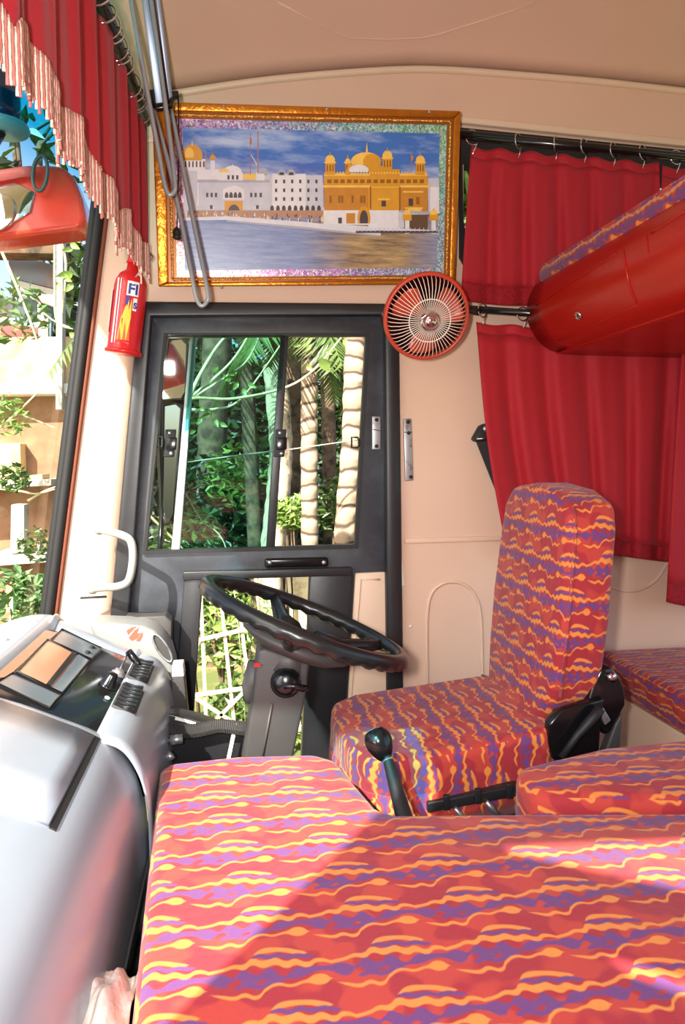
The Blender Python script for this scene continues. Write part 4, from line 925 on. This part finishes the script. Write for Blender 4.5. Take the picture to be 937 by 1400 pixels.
def leafmat(name, a, b):
    k = N(name); gi = k.new('ShaderNodeNewGeometry'); c = k.mix(gi.outputs['Random Per Island'], lin(*a), lin(*b))
    d_ = k.new('ShaderNodeBsdfDiffuse'); t = k.new('ShaderNodeBsdfTranslucent'); g = k.new('ShaderNodeBsdfGlossy'); g.inputs['Roughness'].default_value = .4
    k.set(d_.inputs[0], c); k.set(t.inputs[0], k.mix(.5, c, lin(110, 140, 40))); m1 = k.new('ShaderNodeMixShader'); m1.inputs[0].default_value = .25
    k.t.links.new(d_.outputs[0], m1.inputs[1]); k.t.links.new(t.outputs[0], m1.inputs[2]); m2 = k.new('ShaderNodeMixShader'); m2.inputs[0].default_value = .06
    k.t.links.new(m1.outputs[0], m2.inputs[1]); k.t.links.new(g.outputs[0], m2.inputs[2]); k.t.links.new(m2.outputs[0], k.out.inputs[0]); return k.m
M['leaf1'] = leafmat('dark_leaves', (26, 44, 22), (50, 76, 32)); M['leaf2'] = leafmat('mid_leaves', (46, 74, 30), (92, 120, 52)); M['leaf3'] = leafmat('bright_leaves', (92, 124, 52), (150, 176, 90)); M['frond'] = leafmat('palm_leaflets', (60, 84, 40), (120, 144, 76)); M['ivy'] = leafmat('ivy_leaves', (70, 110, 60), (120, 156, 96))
M['lath'] = worn('bleached_bamboo', (226, 212, 168), (176, 152, 108), .8, 0, 12, .5, .7)
M['plaster'] = worn('sunlit_plaster', (226, 196, 140), (176, 132, 82), .9, 0, 2.5, .45, .65)
M['brownwall'] = worn('brown_mud_wall', (158, 122, 92), (130, 96, 72), .95, 0, 3, .4, .6)
M['sheet'] = worn('blue_grey_sheet_metal', (120, 140, 152), (150, 110, 96), .5, .2, 2, .55, .7)
M['cement'] = worn('grey_cement', (190, 184, 172), (150, 140, 124), .9, 0, 6, .5, .7)
gz = -.85
rows = [[V((x, y, gz + max(0, y - 3.2) * .09 + .04 * math.sin(x * 2.1 + y) + .03 * math.sin(y * 3.1))) for x in [-9 + i * .6 for i in range(31)]] for y in [-6 + j * .6 for j in range(32)]]
struct(MB().grid(rows).build('ground', 'ground', smooth=True))
def leafcloud(n, cen, rad, size, spread=1.0, seed=1, asp=.42, shell=.35):
    rnd = random.Random(seed); mb = MB()
    for i in range(n):
        while True:
            d = V((rnd.uniform(-1, 1), rnd.uniform(-1, 1), rnd.uniform(-1, 1)))
            if shell < d.length < 1: break
        c = V(cen) + V((d.x * rad[0], d.y * rad[1], d.z * rad[2])); s_ = size * rnd.uniform(.6, 1.3)
        a = V((rnd.uniform(-1, 1), rnd.uniform(-1, .6), rnd.uniform(-.8, .5))).normalized(); b = a.cross(V((rnd.uniform(-1, 1), rnd.uniform(-1, 1), rnd.uniform(-1, 1)))).normalized()
        nn = a.cross(b) * s_ * .12
        mb.add([c - a * s_ * .5, c + b * s_ * asp * .5 + nn, c + a * s_ * .5, c - b * s_ * asp * .5 + nn], [(0, 1, 2), (0, 2, 3)])
    return mb
def bush(label, cen, rad, n, size, m, seed, group='leafy shrubs beyond the door', cat='shrub', name='shrub'):
    b = thing(name, label, cat, (cen[0], cen[1], gz), group)
    leafcloud(n, cen, rad, size, seed=seed).build('foliage', m, b, fix=False)['kind'] = 'stuff'
    rnd = random.Random(seed); st_ = MB()
    for q in range(4):
        st_.tube([V((cen[0] + rnd.uniform(-.1, .1), cen[1], gz - .05)), V((cen[0] + rnd.uniform(-.3, .3) * rad[0], cen[1], cen[2] - rad[2] * .3)), V((cen[0] + rnd.uniform(-.7, .7) * rad[0], cen[1] + rnd.uniform(-.4, .4) * rad[1], cen[2] + rad[2] * .5))], [min(.03, .06 * rad[0]), min(.02, .04 * rad[0]), .004], 5)
    if group != 'plants ahead of the windscreen': st_.build('stems', 'bark2', b, smooth=True)
    return b
# trees seen through the door glass
def trunk(px, r, y, m, name, label, group=None, seed=0):
    b0 = aty(*px[-1], y); t_ = thing(name, label, 'tree', V((b0.x, y, gz)), group)
    pts = bez([aty(a, b, y) for a, b in px], 10); pts += [pts[-1] + (pts[-1] - pts[-2]).normalized() * .4, V((pts[-1].x, y, gz - .1))]
    rnd = random.Random(seed); rr = [r * (1 + .05 * math.sin(i * 2.1) + rnd.uniform(-.03, .03)) * (1 + .1 * i / len(pts)) for i in range(len(pts))]
    MB().tube(pts, rr, 16).build('trunk', m, t_, smooth=True); return t_, pts
T1, t1p = trunk([(430, 300), (424, 500), (423, 600), (424, 760), (426, 900), (427, 1020)], .055, 4.6, 'palm', 'palm_tree', 'slim ring-barked palm seen through the open half of the door', 'palms outside the door', 1)
T2, t2p = trunk([(500, 200), (487, 460), (482, 600), (470, 760), (462, 900), (455, 1020)], .062, 4.0, 'palm', 'palm_tree', 'pale stout palm trunk leaning beside the door frame', 'palms outside the door', 2)
T3, t3p = trunk([(392, 420), (398, 600), (392, 700), (388, 760), (384, 900)], .10, 5.6, 'bark2', 'forest_tree', 'shaded brown trunk behind the slim palm', 'trunks in the thicket', 3)
T4, t4p = trunk([(372, 470), (384, 600), (380, 680), (372, 760), (366, 900)], .085, 5.2, 'bark', 'forest_tree', 'mossy light trunk behind the door slide bar', 'trunks in the thicket', 4)
T5, t5p = trunk([(300, 420), (290, 600), (288, 700), (290, 900)], .12, 6.2, 'bark2', 'forest_tree', 'dark thick trunk behind the tinted door pane', 'trunks in the thicket', 5)
T6, t6p = trunk([(445, 420), (450, 600), (452, 760), (455, 900)], .06, 6.0, 'bark2', 'forest_tree', 'thin dark trunk between the two palms', 'trunks in the thicket', 6)
def frond(root, base, d, L, droop, seed, lw=.30, n=26):
    rnd = random.Random(seed); d = V(d).normalized(); pts = [base + d * L * t + V((0, 0, -droop * t * t)) for t in [i / n for i in range(n + 1)]]
    mb = MB(); mb.tube(pts, [.016 * (1 - .85 * i / n) for i in range(n + 1)], 5)
    for i in range(2, n + 1):
        f = (pts[i] - pts[i - 1]).normalized(); s_ = f.cross(V((0, 0, 1))).normalized(); ln = lw * math.sin(PI * min(.97, .12 + .85 * i / n)) ** .6
        for sg in (-1, 1):
            for h in (0, .5):
                p = pts[i].lerp(pts[i - 1], h); e = p + (s_ * sg + f * .6).normalized() * ln + V((0, 0, -ln * rnd.uniform(.25, .6))); w = f * .014
                mb.add([p - w, p + w, e], [(0, 1, 2)])
    mb.build('frond', 'frond', root, fix=False)
def palm_top(root, p, seeds, L=1.5, m=8):
    for i, s_ in enumerate(seeds):
        a = 2 * PI * i / m + .3; frond(root, p, (math.cos(a), math.sin(a), .5 + .25 * (i % 3)), L, .8 + .15 * (i % 2), s_)
palm_top(T1, aty(428, 430, 4.6), range(7), .75, 7); palm_top(T2, t2p[0] + V((.0, 0, .9)), range(20, 27), .8, 7)
px_ = thing('young_palm', 'drooping palm fronds filling the top of the tinted pane', 'palm', V((.1, 6.6, gz)), 'palms outside the door')
for i, q in enumerate(((300, 430), (345, 440), (270, 450), (390, 430), (240, 440), (640, 200), (655, 230), (630, 260))):
    b_ = aty(q[0], q[1] - 60, 5.0 + .2 * (i % 4)); frond(px_, b_, (-.1 + .14 * i, -.1, .02), 1.3, 1.0, 40 + i, .34)
MB().tube([V((.2, 5.5, gz)), V((.15, 5.4, .5)), aty(330, 370, 5.3)], [.07, .06, .05], 8).build('trunk', 'bark2', px_, smooth=True)
# thicket: rows of shrubs and crowns, dark at the back; nearest row's leaf colour carries canopy shade
rnd = random.Random(11); sid = 100
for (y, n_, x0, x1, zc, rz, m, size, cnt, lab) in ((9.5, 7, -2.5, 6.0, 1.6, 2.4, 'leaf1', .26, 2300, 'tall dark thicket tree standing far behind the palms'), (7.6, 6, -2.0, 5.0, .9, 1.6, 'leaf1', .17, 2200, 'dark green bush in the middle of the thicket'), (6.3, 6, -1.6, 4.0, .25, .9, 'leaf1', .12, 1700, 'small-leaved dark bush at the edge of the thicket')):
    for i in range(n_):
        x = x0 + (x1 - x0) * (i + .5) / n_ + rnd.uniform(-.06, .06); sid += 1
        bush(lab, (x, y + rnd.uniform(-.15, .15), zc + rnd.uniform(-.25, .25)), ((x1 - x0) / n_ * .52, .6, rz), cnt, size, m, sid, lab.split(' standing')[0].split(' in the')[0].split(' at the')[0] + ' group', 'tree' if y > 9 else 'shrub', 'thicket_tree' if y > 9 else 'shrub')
for i, (q, y, r, m, lab) in enumerate((((460, 690), 5.4, .28, 'leaf2', 'leafy shrub between the two palm trunks'), ((345, 650), 5.6, .38, 'leaf3', 'sunlit bright green shrub behind the tinted pane'), ((400, 700), 4.9, .14, 'leaf3', 'moss-like leaf clump on the light trunk'), ((255, 735), 5.0, .25, 'leaf2', 'low leafy clump by the rear-view mirrors'), ((310, 860), 4.6, .35, 'leaf3', 'bright low plant behind the lattice fence'), ((345, 960), 4.4, .28, 'leaf2', 'broad-leaved weed at the foot of the lattice'), ((450, 820), 4.7, .25, 'leaf3', 'yellow-green undergrowth seen under the steering wheel'), ((440, 980), 4.5, .3, 'leaf3', 'bright grass clump beside the column'))):
    bush(lab, aty(*q, y), (r, r * .7, r * .8), 420, .085, m, 300 + i)
# long bare branches with young leaves near the glass
def twig(px, y, r, name, label, leaves=(), m='lath', group=None, size=.05, lm='leaf3'):
    t_ = thing(name, label, 'branch', aty(*px[0], y), group); pts = bez([aty(a, b, y + .02 * i) for i, (a, b) in enumerate(px)], 8)
    MB().tube(pts, [r * (1 - .6 * i / len(pts)) for i in range(len(pts))], 6).build('stem', m, t_, smooth=True)
    for i, (a, b, s_) in enumerate(leaves):
        c = aty(a, b, y - .01); ang = i * 1.3; ld = V((math.cos(ang) * .7, -.25, math.sin(ang) * .5 - .45)).normalized(); sd_ = ld.cross(V((0, 1, .3))).normalized(); s2 = size * s_
        wl_ = .42 if s_ > 1.6 else .24; prof = [(0, .0), (.15, wl_ * .65), (.4, wl_), (.7, wl_ * .65), (1, 0)]
        L_ = [c + ld * s2 * t + sd_ * s2 * w for t, w in prof]; R_ = [c + ld * s2 * t - sd_ * s2 * w for t, w in prof[1:-1]][::-1]; C_ = [c + ld * s2 * t + V((0, .1 * s2, 0)) for t, w in prof]
        mb = MB(); nL = len(prof); vs = L_ + C_ + [c + ld * s2 * t - sd_ * s2 * w for t, w in prof]
        mb.add(vs, [(k, k + 1, nL + k + 1, nL + k) for k in range(nL - 1)] + [(nL + k, nL + k + 1, 2 * nL + k + 1, 2 * nL + k) for k in range(nL - 1)]); mb.build('leaf', lm, t_, smooth=True)
    return t_
GB = 'bare branches across the door glass'
twig([(225, 560), (262, 545), (320, 545), (390, 530), (430, 505), (460, 470), (480, 445)], 3.3, .009, 'branch', 'long pale branch curving across the door window to the palm', [(418, 500, 1.0), (436, 500, 1.7), (412, 470, 1), (425, 470, 1), (470, 462, 1.2), (445, 480, .8)], group=GB)
twig([(258, 545), (275, 510), (300, 470), (330, 440)], 3.35, .012, 'branch', 'pale forked branch rising steeply behind the tinted pane', group=GB)
twig([(258, 545), (290, 520), (320, 490), (345, 450)], 3.4, .010, 'branch', 'pale branch rising to the palm fronds behind tinted pane', group=GB)
twig([(258, 547), (310, 515), (340, 490), (358, 450)], 3.45, .008, 'branch', 'thin pale branch with leaf sprays behind tinted pane', [(x, y, 1.1) for x, y in ((300, 512), (308, 520), (318, 516), (326, 522), (332, 530), (338, 524), (315, 506), (325, 508), (298, 500))], group=GB)
twig([(258, 560), (290, 560), (330, 545), (385, 470)], 3.5, .009, 'branch', 'low pale branch with drooping leaves by the slide bar', [(x, y, 1.0) for x, y in ((272, 556), (280, 562), (288, 566), (276, 570), (294, 572), (300, 578), (262, 580), (268, 588))], group=GB)
twig([(200, 700), (225, 725), (255, 755)], 2.9, .006, 'branch', 'short bare stick crossing below the mirrors', group=GB)
twig([(252, 670), (275, 710), (310, 752), (330, 900), (340, 1100), (345, 1300)], 3.0, .004, 'branch', 'thin fallen creeper stem low in the tinted pane', group=GB)
rebase(tag(MB().tube([aty(255, 632, 3.6), aty(330, 622, 3.6), aty(400, 614, 3.6), aty(500, 600, 3.6)], .0035, 5).build('fence_wire', 'cement', smooth=True), 'single taut wire crossing behind the door window', 'wire'), aty(255, 632, 3.6))
# bamboo lattice fence below
fz = thing('lattice_fence', 'bleached bamboo lattice fence seen through the lower door light', 'fence', aty(320, 1010, 3.6))
def lath(a, b, w=4.5, y=3.6):
    p, q = aty(*a, y), aty(*b, y); d = (q - p).normalized(); s_ = V((d.z, 0, -d.x)) * (w / F * y / 2); MB().prism([p - s_, p + s_, q + s_, q - s_], (0, .012, 0)).build('slat', 'lath', fz)
for a, b in (((274, 800), (283, 1010)), ((302, 818), (322, 1005)), ((327, 828), (348, 1000)), ((350, 790), (372, 1000)), ((262, 830), (262, 1000)), ((395, 790), (410, 1000)), ((430, 800), (440, 1010)), ((445, 830), (446, 1010))): lath(a, b)
for a, b in (((250, 880), (370, 853)), ((250, 953), (380, 935)), ((360, 870), (460, 850))): lath(a, b, 5, 3.585)
for a, b in (((268, 955), (330, 995)), ((345, 935), (275, 1005)), ((330, 830), (362, 858))): lath(a, b, 4.5, 3.575)
post = aty(415, 800, 3.7); lath((412, 785), (414, 900), 22, 3.66)
# rear-view mirrors on the door's outside
mi = thing('side_mirror', 'tall black-framed upper side mirror catching the sun outside the door', 'mirror', aty(240, 552, 2.85))
def mirror_on(root, px, y, nrm, m='mirror'):
    c = V((0, 0, 0)); pts = [aty(a, b, y) for a, b in px]
    for p in pts: c += p / len(pts)
    nrm = V(nrm).normalized(); pts = [atp(a, b, c, nrm) for a, b in px]
    MB().prism(pts, -nrm * .012).build('glass', m, root)
    MB().prism([p + (p - c) * .06 - nrm * .004 for p in pts], -nrm * .05).build('housing', 'gloss', root, bevel=.008)
    MB().tube([p + (p - c) * .03 for p in pts], .006, 6, True).build('rim', 'gloss', root, smooth=True)
    return c
SUNV = -V((SUN_AZ.x * math.cos(SUN_EL), SUN_AZ.y * math.cos(SUN_EL), -math.sin(SUN_EL)))
mc = aty(232, 500, 2.85); mn = ((CAM - mc).normalized() + SUNV).normalized()
mirror_on(mi, ((231, 466), (248, 464), (256, 472), (254, 535), (248, 545), (223, 546), (220, 540)), 2.85, mn)
mi2 = thing('side_mirror', 'narrow lower side mirror reflecting the trees outside the door', 'mirror', aty(225, 715, 2.85))
mirror_on(mi2, ((224, 556), (240, 553), (248, 560), (238, 700), (232, 712), (226, 716), (222, 690)), 2.85, (-.72, -.69, .0))
MB().tube([aty(222, 545, 2.92), aty(218, 600, 2.92), aty(222, 700, 2.92), aty(218, 762, 2.88), aty(190, 790, 2.6), aty(165, 800, 2.225)], .012, 8).build('arm', 'gloss', mi2, smooth=True)

# ---- ahead of the windscreen
def pxbox(name, label, cat, px, y, depth, m, group=None, bevel=.01):
    o = MB().prism([aty(a, b, y) for a, b in px], (0, depth, 0)).build(name, m, bevel=bevel); b0 = min((p for p in [aty(a, b, y) for a, b in px]), key=lambda p: p.z)
    return rebase(tag(o, label, cat, group), V((b0.x, y, b0.z)))
YB = 5.4
hs2 = thing('outhouse', 'sunlit plaster and mud outhouse standing ahead of the windscreen', 'building', aty(20, 800, YB))
def hp_(name, px, y, d, m): return MB().prism([aty(a, b, y) for a, b in px], (0, d, 0)).build(name, m, hs2, bevel=.006)
hp_('parapet', ((-90, 462), (98, 460), (98, 536), (-90, 538)), YB, .2, 'plaster')
hp_('coping', ((-90, 526), (98, 524), (98, 538), (-90, 540)), YB - .05, .25, 'white')
hp_('wall', ((-90, 536), (98, 536), (98, 900), (-90, 900)), YB + .15, .2, 'brownwall')
hp_('window_block', ((-90, 606), (28, 606), (29, 662), (-90, 664)), YB + .02, .2, 'plaster')
hp_('ledge', ((-90, 663), (70, 655), (70, 664), (-90, 672)), YB - .25, .4, 'cement')
hp_('ledge', ((40, 650), (58, 648), (58, 658), (40, 660)), YB - .2, .2, 'plaster')
hp_('ledge', ((-30, 765), (80, 758), (80, 768), (-30, 776)), YB - .45, .6, 'cement')
hp_('post', ((15, 690), (33, 690), (33, 755), (14, 758)), YB - .3, .12, 'cement')
hp_('plinth', ((-90, 776), (90, 768), (90, 1000), (-90, 1000)), YB - .25, .4, 'brownwall')
hp_('stone_block', ((8, 800), (33, 795), (34, 836), (8, 838)), YB - .32, .1, 'plaster')
hp_('shed_sheet', ((10, 345), (74, 362), (74, 395), (14, 380)), YB + .6, .05, 'sheet')
hp_('shed_sheet', ((20, 382), (76, 396), (74, 420), (24, 402)), YB + .55, .05, 'cement')
hp_('shed_sheet', ((-90, 400), (72, 410), (70, 462), (-90, 462)), YB + .7, .05, 'sheet')
hp_('red_board', ((0, 440), (52, 448), (52, 462), (0, 462)), YB + .4, .04, mat('faded_red_board', (176, 70, 66), .7))
hp_('pale_board', ((51, 415), (66, 432), (66, 462), (52, 462)), YB + .35, .04, 'cement')
hp_('roof_beam', ((-90, 318), (84, 322), (86, 347), (-90, 345)), YB + .3, .2, 'bark2')
hp_('pole', ((77, 325), (86, 325), (85, 560), (76, 560)), YB - .1, .1, 'cement')
GL = 'bare stems before the outhouse'
for i, (px, lv) in enumerate(([( (0, 338), (20, 385), (40, 435), (60, 490), (85, 540)), ()], [((76, 325), (75, 350), (75, 400), (78, 440), (100, 450)), ((95, 332, 1.2), (104, 330, 1.2), (100, 340, 1))], [((84, 330), (90, 360), (88, 400), (85, 430)), ((82, 375, 1.4), (90, 378, 1.5), (98, 374, 1.4), (100, 386, 1.2), (78, 385, 1.1))], [((20, 390), (50, 410), (68, 435), (96, 448)), ((94, 455, 1.1), (100, 465, 1.1))], [((0, 585), (30, 558), (58, 530)), ()], [((0, 552), (25, 565), (50, 575), (75, 585)), ()], [((0, 668), (30, 672), (50, 675), (78, 668)), ()], [((38, 685), (60, 672), (80, 664)), ()])):
    twig(px, 4.6 + .05 * i, .010, 'bare_stem', ('slanting bleached stem from the roof beam down to the pole', 'upright bleached stem beside the outhouse pole', 'upright stem with leaf spray before the outhouse pole', 'drooping bleached stem over the metal sheets', 'thin stem rising across the coping to the pole', 'thin level stem crossing the brown mud wall', 'thin stem lying along the outhouse ledge', 'short stem rising above the ledge end')[i], lv, group=GL, size=.07)
for i, (q, r, m, lab) in enumerate((((12, 815), .20, 'ivy', 'pale ivy clump under the windscreen corner'), ((45, 815), .16, 'ivy', 'small ivy clump beside the windscreen gasket'), ((48, 745), .12, 'leaf2', 'weedy tuft growing on the cement ledge'), ((8, 570), .16, 'leaf3', 'yellow-green creeper on the parapet edge'), ((20, 425), .22, 'ivy', 'feathery pale foliage before the metal sheets'), ((20, 655), .1, 'leaf2', 'dry weeds on the window block'))):
    bush(lab, aty(*q, 4.75), (r, r * .6, r), 130, .10 if m == 'ivy' else .06, m, 500 + i, 'plants ahead of the windscreen')
b_ = bush('tall leafy tree crown hanging high ahead of the windscreen', aty(60, 170, 6.2), (.9, .5, .55), 120, .2, 'leaf1', 520, None, 'tree', 'overhanging_tree')
b_ = bush('yellow-green palm crown beyond the curtained side window', aty(645, 285, 4.8), (.35, .5, .6), 900, .3, 'frond', 521, None, 'tree', 'feathery_palm')
# big front mirror with red housing, and the dark lamp above it, outside the windscreen
fm_ = thing('front_mirror', 'glossy red mirror housing hanging outside the windscreen', 'mirror', aty(60, 318, 2.35))
hq = [(-40, 240), (0, 232), (35, 226), (60, 224), (85, 226), (100, 240), (112, 270), (118, 300), (110, 312), (60, 318), (0, 326), (-40, 330)]
hm = MB(); y0_ = 2.35; hm.prism([aty(a, b, y0_) for a, b in hq], (0, .14, 0)); hm.build('housing', mat('glossy_red_shell', (214, 70, 56), .15, var=.15, vs=6), fm_, bevel=.035, seg=5)
MB().tube([aty(a, b, y0_ - .02) for a, b in ((-40, 248), (0, 240), (30, 235), (44, 234))], .016, 8).build('top_rail', mat('pink_plastic', (224, 120, 120), .2), fm_, smooth=True)
MB().prism([aty(a, b, y0_ - .008) for a, b in ((-40, 262), (20, 248), (48, 262), (42, 290), (10, 310), (-40, 320))], (0, .02, 0)).build('glass', 'mirror', fm_, bevel=.004)
MB().tube(el(55, 237, 10, 24, .1, y0_ - .03), .006, 6, True).build('arm_loop', mat('teal_grey_plastic', (70, 96, 96), .3), fm_, smooth=True)
MB().prism(el(0, 290, 20, 26, .5, y0_ - .02), (0, .012, 0)).build('convex_glass', 'mirror', fm_, bevel=.003)
ml = thing('marker_lamp', 'dark blue cylindrical lamp with ring seen through the teal sun band', 'lamp', aty(5, 205, 2.3))
lc0, lc1 = aty(2, 165, 2.3), aty(2, 104, 2.3)
MB().lathe([(.045, 0), (.055, .02), (.055, .11), (.046, .14), (0, .145)], lc0, (0, 0, 1), 24).build('body', mat('dark_blue_enamel', (40, 56, 96), .3), ml, smooth=True)
MB().lathe([(.075, -.03), (.08, -.02), (.075, -.01), (.05, -.012)], lc0, (0, 0, 1), 24).build('ring', mat('pale_blue_ring', (150, 190, 210), .3), ml, smooth=True)
MB().tube([lc0 + V((0, 0, -.03)), lc0 + V((-.05, .02, -.1)), aty(-30, 250, 2.36)], .014, 8).build('arm', 'gloss', ml, smooth=True)

for o in bpy.data.objects:
    if '_L' in o: del o['_L']
